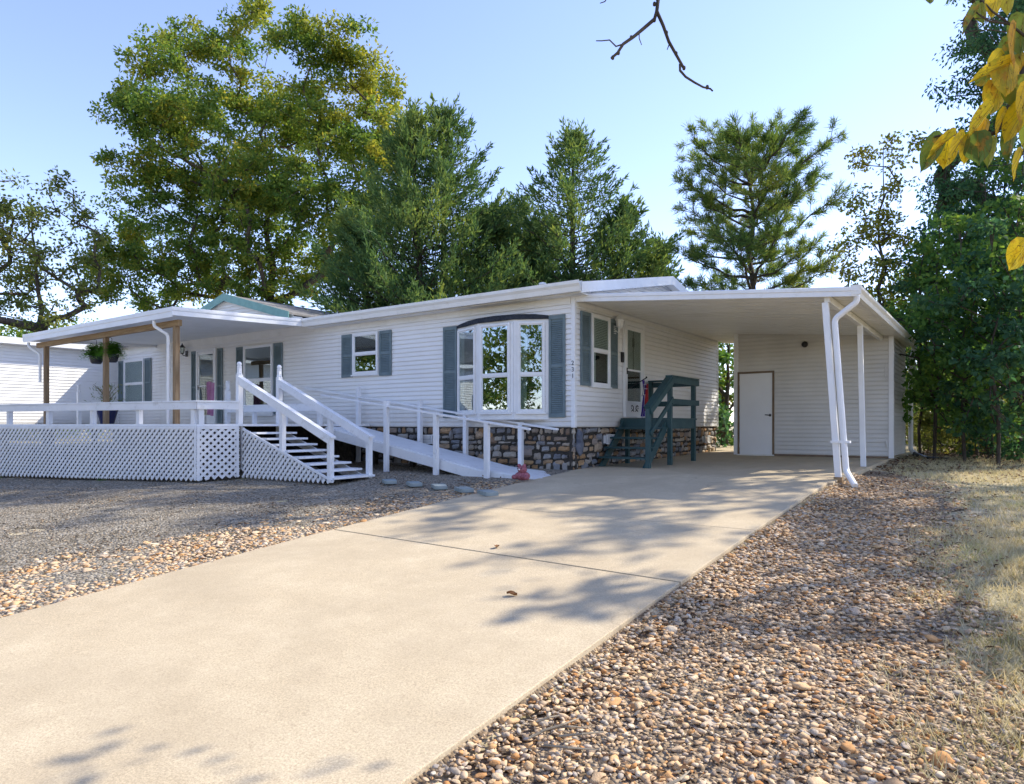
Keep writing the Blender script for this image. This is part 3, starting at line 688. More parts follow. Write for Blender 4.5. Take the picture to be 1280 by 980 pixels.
# stairs
sr = thing('deck_stairs', 'white open-riser wooden stairs with sloping handrails climbing to the deck', 'stairs', (-3.3, -2.8, -1.05))
sA, sB = -3.28, -2.34
for i in range(8):
    x = -5.80 + .335 * (i + 1) - .02; z = -.018 - .1155 * (i + 1)
    q = MB(); q.box(x - .31, x + .03, sA + .03, sB + .06 + .02 * (i % 2), z - .04, z); q.build('tread', M['deckwhite'], sr, bevel=.004)
for y in (sA + .06, (sA + sB) / 2, sB):
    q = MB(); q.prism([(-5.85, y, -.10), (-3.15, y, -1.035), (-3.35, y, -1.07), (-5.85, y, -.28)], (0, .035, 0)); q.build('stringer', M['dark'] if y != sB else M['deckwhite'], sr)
def rz(x): return 1.02 + (x + 6.0) * (-1.17 / 2.78)
for y, x0, pm in ((sA, -6.0, -4.62), (sB, -5.97, -4.35)):
    q = MB(); q.prism([(x0, y - .055, rz(x0)), (-3.1, y - .055, rz(-3.1)), (-3.1, y - .055, rz(-3.1) - .035), (x0, y - .055, rz(x0) - .035)], (0, .12, 0)); q.build('handrail', M['deckwhite'], sr, bevel=.004)
    q = MB(); q.prism([(x0, y - .052, rz(x0) - .037), (-3.15, y - .052, rz(-3.15) - .037), (-3.15, y - .052, rz(-3.15) - .17), (x0, y - .052, rz(x0) - .17)], (0, .035, 0)); q.build('rail_board', M['deckwhite'], sr, bevel=.003)
    for x in (-3.22, pm):
        q = MB(); q.box(x - .047, x + .047, y - .016, y + .075, -1.04 if x > -4 else -.55, rz(x) - .055); q.build('rail_post', M['deckwhite'], sr, bevel=.004)
    newel(x0 - .052, y + .03, -.9, 1.31, sr)
q = MB(); lattice(q, (Vector((0, sA + .0, 0)), Vector((1, 0, 0)), Vector((0, -1, 0))), [(-5.86, -1.05), (-3.12, -1.04), (-3.12, -.99), (-5.75, -.09), (-5.86, -.05)]); q.build('lattice_panel', M['deckwhite'], sr)
q = MB(); q.prism([(-5.86, sA - .034, -.04), (-3.1, sA - .034, -.985), (-3.1, sA - .034, -1.03), (-5.86, sA - .034, -.09)], (0, .03, 0)); q.build('lattice_trim', M['deckwhite'], sr)

# ramp
rp = thing('wheelchair_ramp', 'long white wooden ramp with post-and-rail sides sloping down to the driveway', 'ramp', (.2, -.85, -.95))
RP = [(-5.62, -.025), (-1.3, -.815), (.28, -.935)]
def rampz(x): return RP[0][1] + (x - RP[0][0]) / (RP[1][0] - RP[0][0]) * (RP[1][1] - RP[0][1]) if x < RP[1][0] else RP[1][1] + (x - RP[1][0]) / (RP[2][0] - RP[1][0]) * (RP[2][1] - RP[1][1])
rN, rF = -1.38, -.32
q = MB()
for (a, za), (b, zb) in zip(RP[:-1], RP[1:]): q.prism([(a, rN, za), (b, rN, zb), (b, rN, zb - .035), (a, rN, za - .035)], (0, rF - rN, 0))
q.build('ramp_deck', M['deckwhite'], rp)
for y in (rN - .042, rF + .004):
    q = MB(); q.prism([(RP[0][0], y, RP[0][1] - .02), (RP[1][0], y, RP[1][1] - .02), (.2, y, -.945), (-.2, y, -.99), (RP[1][0], y, RP[1][1] - .2), (RP[0][0], y, RP[0][1] - .22)], (0, .038, 0)); q.build('side_board', M['deckwhite'], rp, bevel=.003)
for xs, y, top in (([483, 545, 608.6], rN - .13, (405, 493)), ([448, 525, 582, 651], rF + .13, None)):
    for px in xs:
        x = on_s(px, 560, y)[0]; q = MB(); q.box(x - .045, x + .045, y - .043, y + .043, prof(y) - .05, rampz(x) + .90); q.build('rail_post', M['deckwhite'], rp, bevel=.004)
for y, pa, pb in ((rN - .13, (402, 493), (662, 535)), (rF + .13, (382, 484), (697, 535.5))):
    a, za = on_s(*pa, y); b, zb = on_s(*pb, y)
    q = MB(); q.beam((a, y, za - .02), (b, y, zb - .02), .09, .038); q.build('handrail', M['deckwhite'], rp, bevel=.004)
for x in (-5.0, -3.82, -2.4):
    MB().box(x - .05, x + .05, rF - .2, rF - .1, -1.0, rampz(x) - .21).build('support_post', M['mortar'], rp); MB().box(x - .02, x + .02, rN, rF, rampz(x) - .2, rampz(x) - .04).build('joist', M['mortar'], rp)

# ================================================================ CARPORT
cp = thing('carport', 'white metal carport roof on slim posts beside the house', 'carport', (4.5, .1, -.84))
cw, cs = 4.86, 8.8
def cz(t): return 2.54 - .42 * t / cw
K = []; s = .04
while s < cs - .1:
    for ds, dz in ((0, -.05), (.14, -.05), (.15, -.038), (.185, -.038), (.195, -.05), (.30, -.05), (.315, .015), (.365, .015)): K.append((s + ds, dz))
    s += .38
nK = len(K); m = MB()
m.add([(.03, s, cz(.03) - .05 + dz) for s, dz in K] + [(cw - .02, s, cz(cw) - .05 + dz) for s, dz in K], [(i, nK + i, nK + i + 1, i + 1) for i in range(nK - 1)])
m.build('ceiling_pan', M['roofpan'], cp)
m = MB(); m.prism([(.03, .03, cz(.03) - .025), (cw - .01, .03, cz(cw) - .025), (cw - .01, cs, cz(cw) - .025), (.03, cs, cz(.03) - .025)], (0, 0, .018)); m.build('roof_panel', M['white'], cp)
m = MB(); fascia(m, (.022, .03, cz(0)), (cw + .1, .03, cz(cw + .1)), .145, (0, -1, 0)); m.build('fascia', M['white'], cp)
m = MB(); gutter(m, (cw, .02, cz(cw) + .015), (cw, cs, cz(cw) + .015), (.13, 0, 0), .14); m.build('gutter', M['gutter'], cp, bevel=.003)
m = MB(); m.box(cw + .0, cw + .135, .0, .018, cz(cw) - .13, cz(cw) + .02); m.build('gutter_cap', M['roofpan'], cp)
m = MB(); m.box(4.46, 4.54, .1, 6.05, 1.93, 2.035); m.build('beam', M['gutter'], cp, bevel=.004)
for x0, x1, y in ((4.47, 4.66, .14), (4.50, 4.56, 3.2)):
    m = MB(); z0 = -.85 if y < 1 else -.79; m.prism([(x1 - .045, y - .045, z0), (x1 + .045, y - .045, z0), (x1 + .045, y + .045, z0), (x1 - .045, y + .045, z0)], (x0 - x1, 0, 1.93 - z0))
    po = m.build('post', M['white'], cp, bevel=.004)
    if y < 1:
        m = MB(); m.box(x1 - .06, x1 + .06, y - .06, y + .06, z0 - .12, z0 + .05); m.build('post_base', M['beamwood'], po)
dx = .115
d0 = downspout([(4.92, .12, 2.0), (4.92, .12, 1.9), (4.47 + dx + .02, .12, 1.66), (4.66 + dx, .1, -.70), (4.95, -.22, -.90)], .046, 'downspout', cp)
m = MB(); m.box(4.55, 4.83, .06, .19, -.27, -.235); m.build('strap', M['white'], d0)
downspout([(4.92, 8.68, 2.0), (4.92, 8.68, 1.9), (4.84, 8.72, 1.7), (4.84, 8.72, -.62), (5.0, 8.5, -.74)], .055, 'downspout', cp)

# ================================================================ SHED
sh = thing('storage_shed', 'grey sided storage shed built under the back of the carport', 'shed', (3, 7.3, -.75))
s0, s1, t0, t1 = 6.12, 8.72, 1.2, 4.72
m = MB(); top = lambda t: cz(t) - .095
fr = FRONT(s0)
def spn(z): return (t0, min(t1, max(t0, (2.54 - .095 - z) * cw / .42)))
m.siding(fr, t0, t1, -.70, top(t0) - .005, span=spn); m.siding(SIDE(t1), s0, s1, -.70, top(t1) - .01)
m.siding((Vector((t0, s1, 0)), Vector((0, -1, 0)), Vector((-1, 0, 0))), 0, s1 - s0, -.70, top(t0) - .08); m.siding((Vector((t1, s1, 0)), Vector((-1, 0, 0)), Vector((0, 1, 0))), 0, t1 - t0, -.70, top(t1) - .02)
m.build('wall', M['shed_siding'], sh)
m = MB(); m.box(t0 + .05, t1 - .05, s0 + .05, s1 - .05, -.7, top(t1) - .05); m.build('core', M['dark'], sh)
m = MB(); m.box(t0 - .05, t0 + .055, s0 - .03, s0 + .06, -.74, top(t0 + .05)); m.box(t1 - .07, t1 + .03, s0 - .03, s0 + .07, -.74, top(t1)); m.build('corner_trim', M['white'], sh, bevel=.003)
m = MB(); m.box(t0 + .06, t1 - .075, s0 - .012, s0 + .04, -.745, -.70); m.build('sill_plate', M['brownframe'], sh)
m = MB(); da, db, dz = 1.30, 2.10, 1.31
m.fbox(fr, da, db, .012, .03, -.72, dz); do = m.build('door', M['door'], sh, bevel=.003)
m = MB(); m.fbox(fr, da - .05, da - .004, .01, .04, -.735, dz + .05); m.fbox(fr, db + .004, db + .05, .01, .04, -.735, dz + .05); m.fbox(fr, da - .004, db + .004, .01, .04, dz + .004, dz + .05); m.build('door_frame', M['brownframe'], do)
for hz_ in (-.5, .3, 1.08): MB().fbox(fr, da - .006, da + .02, .03, .038, hz_ - .05, hz_ + .05).build('hinge', M['roofpan'], do)
MB().fbox(fr, da - .05, db + .05, .01, .075, -.752, -.722).build('threshold', M['roofpan'], do)
hx, hz = on_s(963, 519, s0); m = MB(); m.fbox(fr, hx - .025, hx + .025, .03, .036, hz - .03, hz + .03); m.tube([(hx, s0 - .035, hz), (hx, s0 - .08, hz), (hx - .11, s0 - .08, hz + .01)], .012, 7); m.build('handle', M['black'], do)
fx, fz = on_s(1006, 430, s0)
m = MB(); m.lathe((fx, s0 - .03, fz - .02), [(.06, -.03), (.07, 0), (.07, .03), (.05, .06)], 12); m.ball((fx + .02, s0 - .10, fz - .02), .075, 12, 8); m.solo('floodlight', M['black'], 'round black floodlight on the shed wall above the door', 'light', smooth=True)
s_, z_ = on_t(1126, 470, t1)
m = MB(); m.tube([(4.70, s0 - .02, 1.45), (4.6, s0 - .025, 1.42), (4.57, s0 - .025, 1.15), (4.62, s0 - .025, 1.02)], .008, 6); m.tube([(4.60, s0 - .025, -.35), (4.63, s0 - .04, -.5)], .02, 6)
m.build('cable', M['shed_siding'], sh)

# ================================================================ TEAL SIDE STEPS
ts = thing('side_steps', 'teal painted wooden steps and landing up to the side door', 'steps', (.9, 1.4, -.83))
TZ = .155
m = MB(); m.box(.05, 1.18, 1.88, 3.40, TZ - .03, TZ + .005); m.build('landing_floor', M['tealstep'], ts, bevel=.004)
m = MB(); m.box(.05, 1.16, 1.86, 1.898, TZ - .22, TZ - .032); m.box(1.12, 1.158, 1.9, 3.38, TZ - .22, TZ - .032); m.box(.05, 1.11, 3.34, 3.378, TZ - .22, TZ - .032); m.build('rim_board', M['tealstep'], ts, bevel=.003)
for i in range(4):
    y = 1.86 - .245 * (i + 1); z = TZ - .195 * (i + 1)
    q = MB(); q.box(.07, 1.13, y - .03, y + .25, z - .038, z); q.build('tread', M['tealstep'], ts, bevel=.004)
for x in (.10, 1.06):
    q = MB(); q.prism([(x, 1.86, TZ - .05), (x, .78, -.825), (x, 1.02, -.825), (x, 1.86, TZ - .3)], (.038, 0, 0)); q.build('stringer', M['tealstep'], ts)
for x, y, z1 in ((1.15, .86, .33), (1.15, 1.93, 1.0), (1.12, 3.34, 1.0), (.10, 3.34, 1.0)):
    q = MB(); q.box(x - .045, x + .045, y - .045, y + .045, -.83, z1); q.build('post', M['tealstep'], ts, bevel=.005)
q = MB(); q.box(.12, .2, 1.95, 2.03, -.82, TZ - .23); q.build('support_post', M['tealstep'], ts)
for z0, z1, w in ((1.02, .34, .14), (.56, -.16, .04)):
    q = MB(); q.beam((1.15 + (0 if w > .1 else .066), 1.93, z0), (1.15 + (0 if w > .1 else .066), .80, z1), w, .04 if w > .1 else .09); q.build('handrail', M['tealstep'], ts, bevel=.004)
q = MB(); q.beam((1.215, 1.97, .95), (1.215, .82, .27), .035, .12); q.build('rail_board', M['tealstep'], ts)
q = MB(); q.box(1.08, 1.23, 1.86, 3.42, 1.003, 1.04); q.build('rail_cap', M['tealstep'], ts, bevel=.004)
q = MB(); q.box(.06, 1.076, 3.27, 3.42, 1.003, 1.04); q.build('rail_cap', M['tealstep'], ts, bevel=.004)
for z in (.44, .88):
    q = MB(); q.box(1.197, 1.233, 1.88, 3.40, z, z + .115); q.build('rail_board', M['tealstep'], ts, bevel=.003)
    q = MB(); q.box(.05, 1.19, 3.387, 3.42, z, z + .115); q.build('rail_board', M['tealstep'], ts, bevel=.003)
# ================================================================ SMALL THINGS
rng = np.random.default_rng(7); pr = random.Random(5)
def leafgeo(P, D, S, L, W, fold=.12, tipw=.0):
    """one folded diamond blade per point: base P, direction D, side S"""
    n = len(P); L = np.broadcast_to(L, (n,))[:, None]; W = np.broadcast_to(W, (n,))[:, None]
    N = np.cross(D, S)
    V = np.empty((n, 4, 3)); V[:, 0] = P; V[:, 1] = P + D * L * .5 + S * W * .5 + N * W * fold
    V[:, 2] = P + D * L - N * L * .05; V[:, 3] = P + D * L * .5 - S * W * .5 + N * W * fold
    F = np.arange(n * 4).reshape(n, 4)
    return V.reshape(-1, 3), F
def unit(a): return a / (np.linalg.norm(a, axis=1, keepdims=True) + 1e-9)
def rdir(n, g=rng): return unit(g.normal(size=(n, 3)))
def perp(D, g=rng): return unit(np.cross(D, rdir(len(D), g)))

# hanging fern baskets
for px, py, lab in ((120.5, 447, 'hanging fern basket left of the middle porch post'), (139.5, 445, 'hanging fern basket right of the middle porch post')):
    x, z = on_s(px, py, -3.3); y = -3.3
    b = thing('hanging_basket', lab, 'plant basket', (x, y, z - .16), 'fern baskets hung from the porch beam')
    m = MB(); m.lathe((x, y, z - .16), [(.10, 0), (.13, .03), (.165, .17), (.175, .19), (.16, .19), (.15, .17)], 16); m.build('pot', M['black'], b)
    m = MB()
    for k in range(3):
        c = 2.1 * k; m.tube([(x + .16 * math.cos(c), y + .16 * math.sin(c), z + .02), (x, y, z + .36)], .004, 4)
    m.tube([(x, y, z + .35), (x + .02, y, z + .42), (x - .01, y - .02, z + .47), (x - .01, y - .05, 2.2)], .006, 5); m.build('hanger', M['black'], b)
    n = 200; Vs, Fs, o = [], [], 0
    for k in range(n):
        a = pr.random() * 6.283; r = pr.uniform(.16, .40); up = pr.uniform(.06, .36)
        t = np.linspace(0, 1, 9)[1:]
        C = np.stack([x + math.cos(a) * r * t, y + math.sin(a) * r * t, z + .03 + up * np.sin(t * 2.4) - .16 * t ** 2.5], 1)
        d = np.array([[math.cos(a), math.sin(a), .1]]).repeat(len(t), 0); s = np.array([[-math.sin(a), math.cos(a), 0]]).repeat(len(t), 0)
        for sg in (1, -1):
            V, F = leafgeo(C, unit(s * sg + d * .35 + rng.normal(size=d.shape) * .15), unit(d), .11 * (1.15 - t), .05)
            Vs.append(V); Fs.append(F + o); o += len(V)
    me = np_mesh('fern', np.concatenate(Vs) - np.array(wloc(b)), np.concatenate(Fs)); link_mesh('fern', me, M['fern'], b)
# potted plant
x, z = on_s(134, 524, -2.6)
M['bluepot'] = m_plain('cobalt_glaze', (.012, .016, .07), .2, .5); M['drystem'] = m_noise('dry_stem', (.20, .165, .12), (.33, .285, .215), 8, .9)
b = thing('potted_plant', 'dry branching plant in a dark blue pot behind the railing', 'potted plant', (x, -2.6, .034))
m = MB(); m.lathe((x, -2.6, .034), [(.15, 0), (.17, .02), (.26, .36), (.28, .40), (.25, .40), (.23, .36)], 20); m.build('pot', M['bluepot'], b, smooth=True)
m = MB()
for k in range(26):
    a = pr.random() * 6.28; r = pr.uniform(.1, .42); h = pr.uniform(.45, .85)
    p = [(x + math.cos(a) * r * t * .5, -2.6 + math.sin(a) * r * t * .5, .40 + h * t - .1 * t * t) for t in (0, .35, .7)] + [(x + math.cos(a) * r + pr.uniform(-.05, .05), -2.6 + math.sin(a) * r, .36 + h * .95)]
    m.tube(p, [.010, .009, .007, .004], 4)
m.build('stems', M['drystem'], b)
n = 160; P = np.stack([x + rng.normal(0, .2, n), -2.6 + rng.normal(0, .2, n), rng.uniform(.6, 1.1, n)], 1); D = unit(rdir(n) + [0, 0, .6]); V, F = leafgeo(P, D, perp(D), .12, .02)
link_mesh('leaves', np_mesh('leaves', V - np.array(wloc(b)), F), M['oakleft'], b)
# sheer pink banner by the porch door
M['pink'] = m_noise('pink_voile', (.36, .13, .25), (.52, .27, .38), 5, .9, .1)
xa, za = on_s(258, 478, -.8); xb, zb = on_s(267, 519, -.8)
b = thing('garden_banner', 'sheer pink cloth banner hanging beside the porch door', 'banner', (xa, -.8, .034))
K = 10; m = MB(); V = []
for j in range(9):
    for i in range(K + 1):
        u = i / K; v = j / 8; V.append((xa + (xb - xa) * u * (1 - .1 * v), -.8 + .03 * math.sin(u * 14 + v), za + (zb - za) * v + .02 * math.sin(u * 5)))
m.add(V, [(j * (K + 1) + i, j * (K + 1) + i + 1, (j + 1) * (K + 1) + i + 1, (j + 1) * (K + 1) + i) for j in range(8) for i in range(K)]); m.build('cloth', M['pink'], b, smooth=True)
m = MB(); m.tube([(xa - .03, -.8, .034), (xa - .03, -.8, za + .03), (xb + .02, -.8, za + .03)], .009, 6); m.build('pole', M['black'], b)
# white bench at the left of the deck
xa, _ = on_s(34, 520, -1.1); xb, _ = on_s(97, 520, -1.1)
b = thing('deck_bench', 'white slatted bench at the left end of the deck', 'bench', ((xa + xb) / 2, -1.1, .034))
m = MB()
for k in range(5): m.box(xa, xb, -1.45 + k * .085, -1.38 + k * .085, .34, .365)
m.build('seat', M['deckwhite'], b)
m = MB(); m.box(xa, xb, -1.06, -1.03, .54, .60); m.box(xa, xb, -1.06, -1.03, .40, .43)
for k in range(5): xx = xa + (xb - xa - .05) * k / 4; m.box(xx, xx + .05, -1.058, -1.032, .43, .54)
m.build('backrest', M['deckwhite'], b)
for xx in (xa + .03, xb - .08):
    for y in (-1.44, -1.10):
        m = MB(); m.box(xx, xx + .05, y, y + .05, .034, .338); m.build('leg', M['deckwhite'], b)
# drooping flag by the side door
M['flagblue'] = m_plain('flag_blue', (.075, .045, .27), .8, .1); M['flagwhite'] = m_plain('flag_white', (.62, .55, .68), .8, .1); M['flagred'] = m_plain('flag_red', (.36, .035, .035), .8, .1)
s_, z_ = on_t(806.5, 478, .42)
b = thing('drooping_flag', 'furled flag in blue, white and red drooping beside the side door', 'flag', (.42, s_, z_ - .7))
m = MB(); m.tube([(.02, s_ + .02, z_ - .12), (.44, s_ + .02, z_ + .1)], .012, 6); m.ball((.44, s_ + .02, z_ + .11), .022, 6, 5); m.build('pole', M['black'], b)
def strip(o, w, z0, z1, ph, mat, name, dy=0):
    m = MB(); V = []
    for j in range(7):
        v = j / 6
        for i in range(4):
            u = i / 3; V.append((.40 + .03 * math.sin(u * 3 + ph + v * 2) - .02 * v, s_ + dy + o + w * u * (1 - .25 * v) + .02 * math.sin(v * 3 + ph), z0 + (z1 - z0) * v))
    m.add(V, [(j * 4 + i, j * 4 + i + 1, (j + 1) * 4 + i + 1, (j + 1) * 4 + i) for j in range(6) for i in range(3)])
    m.build(name, M[mat], b, smooth=True)
strip(-.12, .14, z_ + .04, z_ - .30, 0, 'flagblue', 'canton'); strip(-.10, .05, z_ - .28, z_ - .74, .5, 'flagblue', 'stripe'); strip(-.05, .07, z_ - .26, z_ - .78, 1, 'flagwhite', 'stripe'); strip(.015, .05, z_ - .05, z_ - .74, 2, 'flagblue', 'stripe')
strip(.07, .13, z_ - .02, z_ - .62, 3, 'flagred', 'stripe', .02)
# star-like flecks on the canton
m = MB()
for k in range(6): m.ball((.437 + .004 * k % 2, s_ - .09 + .045 * (k % 3), z_ - .05 - .09 * (k // 3)), .012, 5, 4)
m.build('star', M['flagwhite'], b)
# pink garden ornament at the foot of the ramp
M['ornament'] = m_noise('worn_pink_paint', (.17, .04, .05), (.47, .17, .20), 34, .7, .25, .4, 50)
ox, oy = .02, -1.80; g = prof(oy) + .02
b = thing('garden_ornament', 'pink painted garden ornament sitting at the foot of the ramp', 'ornament', (ox, oy, g))
m = MB(); m.ball((ox, oy, g + .07), .13, 14, 9, (1.1, .85, .62)); m.ball((ox + .01, oy - .02, g + .18), .085, 12, 8, (1, .9, .85)); m.build('body', M['ornament'], b, smooth=True)
for sx in (-1, 1):
    m = MB(); m.ball((ox + .055 * sx, oy - .02, g + .245), .034, 8, 6); m.build('ear', M['ornament'], b, smooth=True)
    m = MB(); m.ball((ox + .12 * sx, oy - .06, g + .05), .055, 8, 6, (1, 1.1, .8)); m.build('foot', M['ornament'], b, smooth=True)
m = MB(); m.ball((ox + .0, oy - .098, g + .185), .016, 6, 5); m.build('snout', M['white'], b)
m = MB()
for sx in (-1, 1): m.ball((ox + .04 * sx, oy - .09, g + .205), .011, 6, 5)
m.build('eyes', M['black'], b)
# stepping stones from the stairs to the drive
pos = ['nearest the stairs', 'second from the stairs', 'in the middle of the row', 'second from the driveway', 'touching the driveway']
for (px, py), lab in zip(((487, 606), (518, 608), (549, 612.5), (580, 616), (610, 619)), pos):
    l = at(px, py, 11.7 - (px - 487) * .0125); d = 12.3 - (px - 487) * .0145; x, y = cam2w((px - 640) / FPX * d, d); z = prof(y) - .01; a = -.58 + pr.uniform(-.12, .12)
    c, s = math.cos(a), math.sin(a); q = []
    for u, v in ((-.21, -.11), (.21, -.11), (.22, .10), (-.2, .12)): q.append((x + (u + pr.uniform(-.01, .01)) * c - v * s, y + u * s + v * c, z))
    m = MB().prism(q, (0, 0, .065)); m.solo('stepping_stone', M['slate'], 'grey stepping stone in the gravel, ' + lab, 'stepping stone', 'stepping stones beside the stairs', bevel=.008)
# black corrugated drain hose
m = MB(); p = [(4.95, 8.45, -.70), (5.15, 8.1, -.76), (5.3, 7.5, -.78), (5.75, 7.2, -.785)]; m.tube(p, .05, 8); m.solo('drain_hose', M['black'], 'black drain hose lying on the ground by the shed downspout', 'hose')
# fallen leaves on the drive
M['deadleaf'] = m_noise('dead_leaf', (.16, .065, .02), (.30, .15, .06), 20, .8)
for px, py, s, lab in ((640, 745, .06, 'curled brown leaf lying alone mid driveway'), (621, 685, .06, 'small brown leaf just beyond the driveway joint'), (613, 613, .05, 'tiny leaf at the far shaded part of the driveway')):
    d = 3.
    for _ in range(60):
        x, y = cam2w((px - 640) / FPX * d, d); d = FPX * -prof(y) / (py - 532)
    z = prof(y) + .012; V = []; a0 = pr.random() * 6
    for j in range(5):
        for i in range(5):
            u, v = i / 2 - 1, j / 4; w = .55 * math.sin(math.pi * (v * .9 + .07)) * s
            X, Y = u * w, (v - .5) * s * 1.5; V.append((x + X * math.cos(a0) - Y * math.sin(a0), y + X * math.sin(a0) + Y * math.cos(a0), z + abs(u) ** 2 * s * .32 + .1 * s * math.sin(v * 6)))
    m = MB().add(V, [(j * 5 + i, j * 5 + i + 1, j * 5 + i + 6, j * 5 + i + 5) for j in range(4) for i in range(4)]); m.solo('fallen_leaf', M['deadleaf'], lab, 'leaf', 'dead leaves on the driveway', smooth=True)
# dry twigs among the rocks
for (tx, ty, n), lab in zip(((5.15, -9.35, 9), (4.95, -8.75, 6), (5.5, -9.0, 5)), ('grey forked twig on the rocks nearest the camera', 'thin twig on the rocks beside the driveway edge', 'short pale twig on the rocks toward the grass')):
    m = MB()
    for k in range(n):
        a = pr.uniform(-.6, 1.2); L = pr.uniform(.12, .34); x, y = tx + pr.uniform(-.14, .14), ty + pr.uniform(-.12, .12); z = prof(y) + pr.uniform(.0, .03)
        m.tube([(x, y, z), (x + L * .5 * math.cos(a), y + L * .5 * math.sin(a), z + .02), (x + L * math.cos(a + .3), y + L * math.sin(a + .3), z + .01)], [.007, .006, .003], 5)
    m.solo('fallen_twig', M['drystem'], lab, 'twig', 'dry twigs on the rock bed')

# ================================================================ GROUND
def vnoise(x, y, f, seed=0):
    return (np.sin(x * f * 1.3 + seed) * np.cos(y * f * 1.7 + seed * 2.1) + .6 * np.sin(x * f * 2.9 + y * f * 2.3 + seed) + .4 * np.cos(x * f * 5.1 - y * f * 4.3 + seed * 1.7)) / 2
def gz(x, y):
    p = np.vectorize(prof, otypes=[float])(y)
    z = p - .035 + .018 * vnoise(x, y, 1.1, 3)
    far = np.clip((y - 2) / 6, 0, 1); z = np.where(x > 4.6, z - .05 * (1 - far * .6) - .02 * np.clip((x - 4.6) / 3, 0, 1), z)
    under = (x > .2) & (x < 4.5); return np.where(under & (y < 9), p - .2, z)
xs = np.unique(np.concatenate([[-400, -250, -150, -90, -60, -40, -30, -24], np.arange(-20, .3, .5), [.1, .25], np.arange(.5, 4.5, .5), [4.5, 4.58], np.arange(4.7, 14, .25), [15, 17, 20, 25, 35, 50, 80, 140, 250, 400]]))
ys = np.unique(np.concatenate([[-400, -250, -150, -90, -60, -45, -35, -28, -22, -18], np.arange(-16, 10.1, .4), [12, 15, 20, 28, 40, 60, 90, 150, 250, 400]]))
X, Y = np.meshgrid(xs, ys); Z = gz(X, Y); nx, ny = len(xs), len(ys)
idx = np.arange(nx * ny).reshape(ny, nx)
F = np.stack([idx[:-1, :-1], idx[:-1, 1:], idx[1:, 1:], idx[1:, :-1]], -1).reshape(-1, 4)
go = link_mesh('ground', np_mesh('ground', np.stack([X, Y, Z], -1).reshape(-1, 3), F), M['ground'], smooth=True); tagit(go, 'dry thin lawn and bare soil around the house', None, None, 'structure')
def sheet(name, mat, xa, xb, y0, y1, dz, label, step=.25, rag=.2):
    ys = np.arange(y0, y1 + .01, step); K = 24; V = []
    for y in ys:
        a, b = xa(y), xb(y)
        for k in range(K + 1):
            x = a + (b - a) * k / K; V.append((x, y))
    V = np.array(V); Z = gz(V[:, 0], V[:, 1]) + dz; ny = len(ys); idx = np.arange(ny * (K + 1)).reshape(ny, K + 1)
    F = np.stack([idx[:-1, :-1], idx[:-1, 1:], idx[1:, 1:], idx[1:, :-1]], -1).reshape(-1, 4)
    o = link_mesh(name, np_mesh(name, np.column_stack([V, Z]), F), M[mat], smooth=True); return tagit(o, label, None, None, 'structure')
sheet('gravel', 'gravel', lambda y: -40 + .3 * math.sin(y * 2), lambda y: .08, -15, -.0, .012, 'grey gravel yard in front of the deck')
bl = lambda y: float(np.interp(y, [-10, -8.8, -7.9, -6.4, -4.7, -3.2, -1.5, -1], [-2.0, -1.72, -1.55, -1.15, -.95, -.5, -.3, -.05]))
br = lambda y: float(np.interp(y, [-12, -8, -6, -4, -1, 1, 3], [6.9, 6.75, 6.45, 6.2, 6.2, 5.9, 4.9]))
sheet('rock_bed_soil', 'rockbase', lambda y: 4.57, lambda y: br(y) + .12 * math.sin(y * 3.1) + .08 * math.sin(y * 7.7), -12.5, 3, .012, 'brown soil under the river rock bed')

# driveway slabs with open joints
def slab(mb, x0, x1, ya0, ya1, yb0, yb1, step=.25, th=.11):
    n = max(2, int((yb0 - ya0) / step)); V = []
    for i in range(n + 1):
        for x, yy in ((x0, ya0 + (yb0 - ya0) * i / n), (x1, ya1 + (yb1 - ya1) * i / n)):
            V.append((x, yy, prof(yy))); V.append((x, yy, prof(yy) - th))
    F = []
    for i in range(n):
        a, b = 4 * i, 4 * i + 4
        F += [(a, a + 2, b + 2, b), (a, b, b + 1, a + 1), (a + 2, a + 3, b + 3, b + 2)]
    e = 4 * n; F += [(0, 1, 3, 2), (e, e + 2, e + 3, e + 1)]
    mb.add(V, F)
m = MB(); DL, DR = .09, 4.585
slab(m, DL, DR, -24, -24, -5.982, -6.172); slab(m, DL, DR, -5.958, -6.148, -4.054, -4.064); slab(m, DL, DR, -4.044, -4.054, -.304, -.304)
slab(m, .06, 4.66, -.290, -.290, 9.2, 9.2)
dv = m.build('driveway', M['concrete'], None, bevel=.006, origin=(2.3, 0, -.84)); tagit(dv, 'broad pale tan concrete driveway running up under the carport', None, None, 'structure')
for ya, yb, w_ in ((-5.97, -6.16, .011), (-4.049, -4.059, .004), (-.297, -.297, .006)):
    MB().prism([(DL + .02, ya - w_, prof(ya) - .016), (DR - .02, yb - w_, prof(yb) - .016), (DR - .02, yb + w_, prof(yb) - .016), (DL + .02, ya + w_, prof(ya) - .016)], (0, 0, -.07)).build('joint_filler', M['dark'], dv)
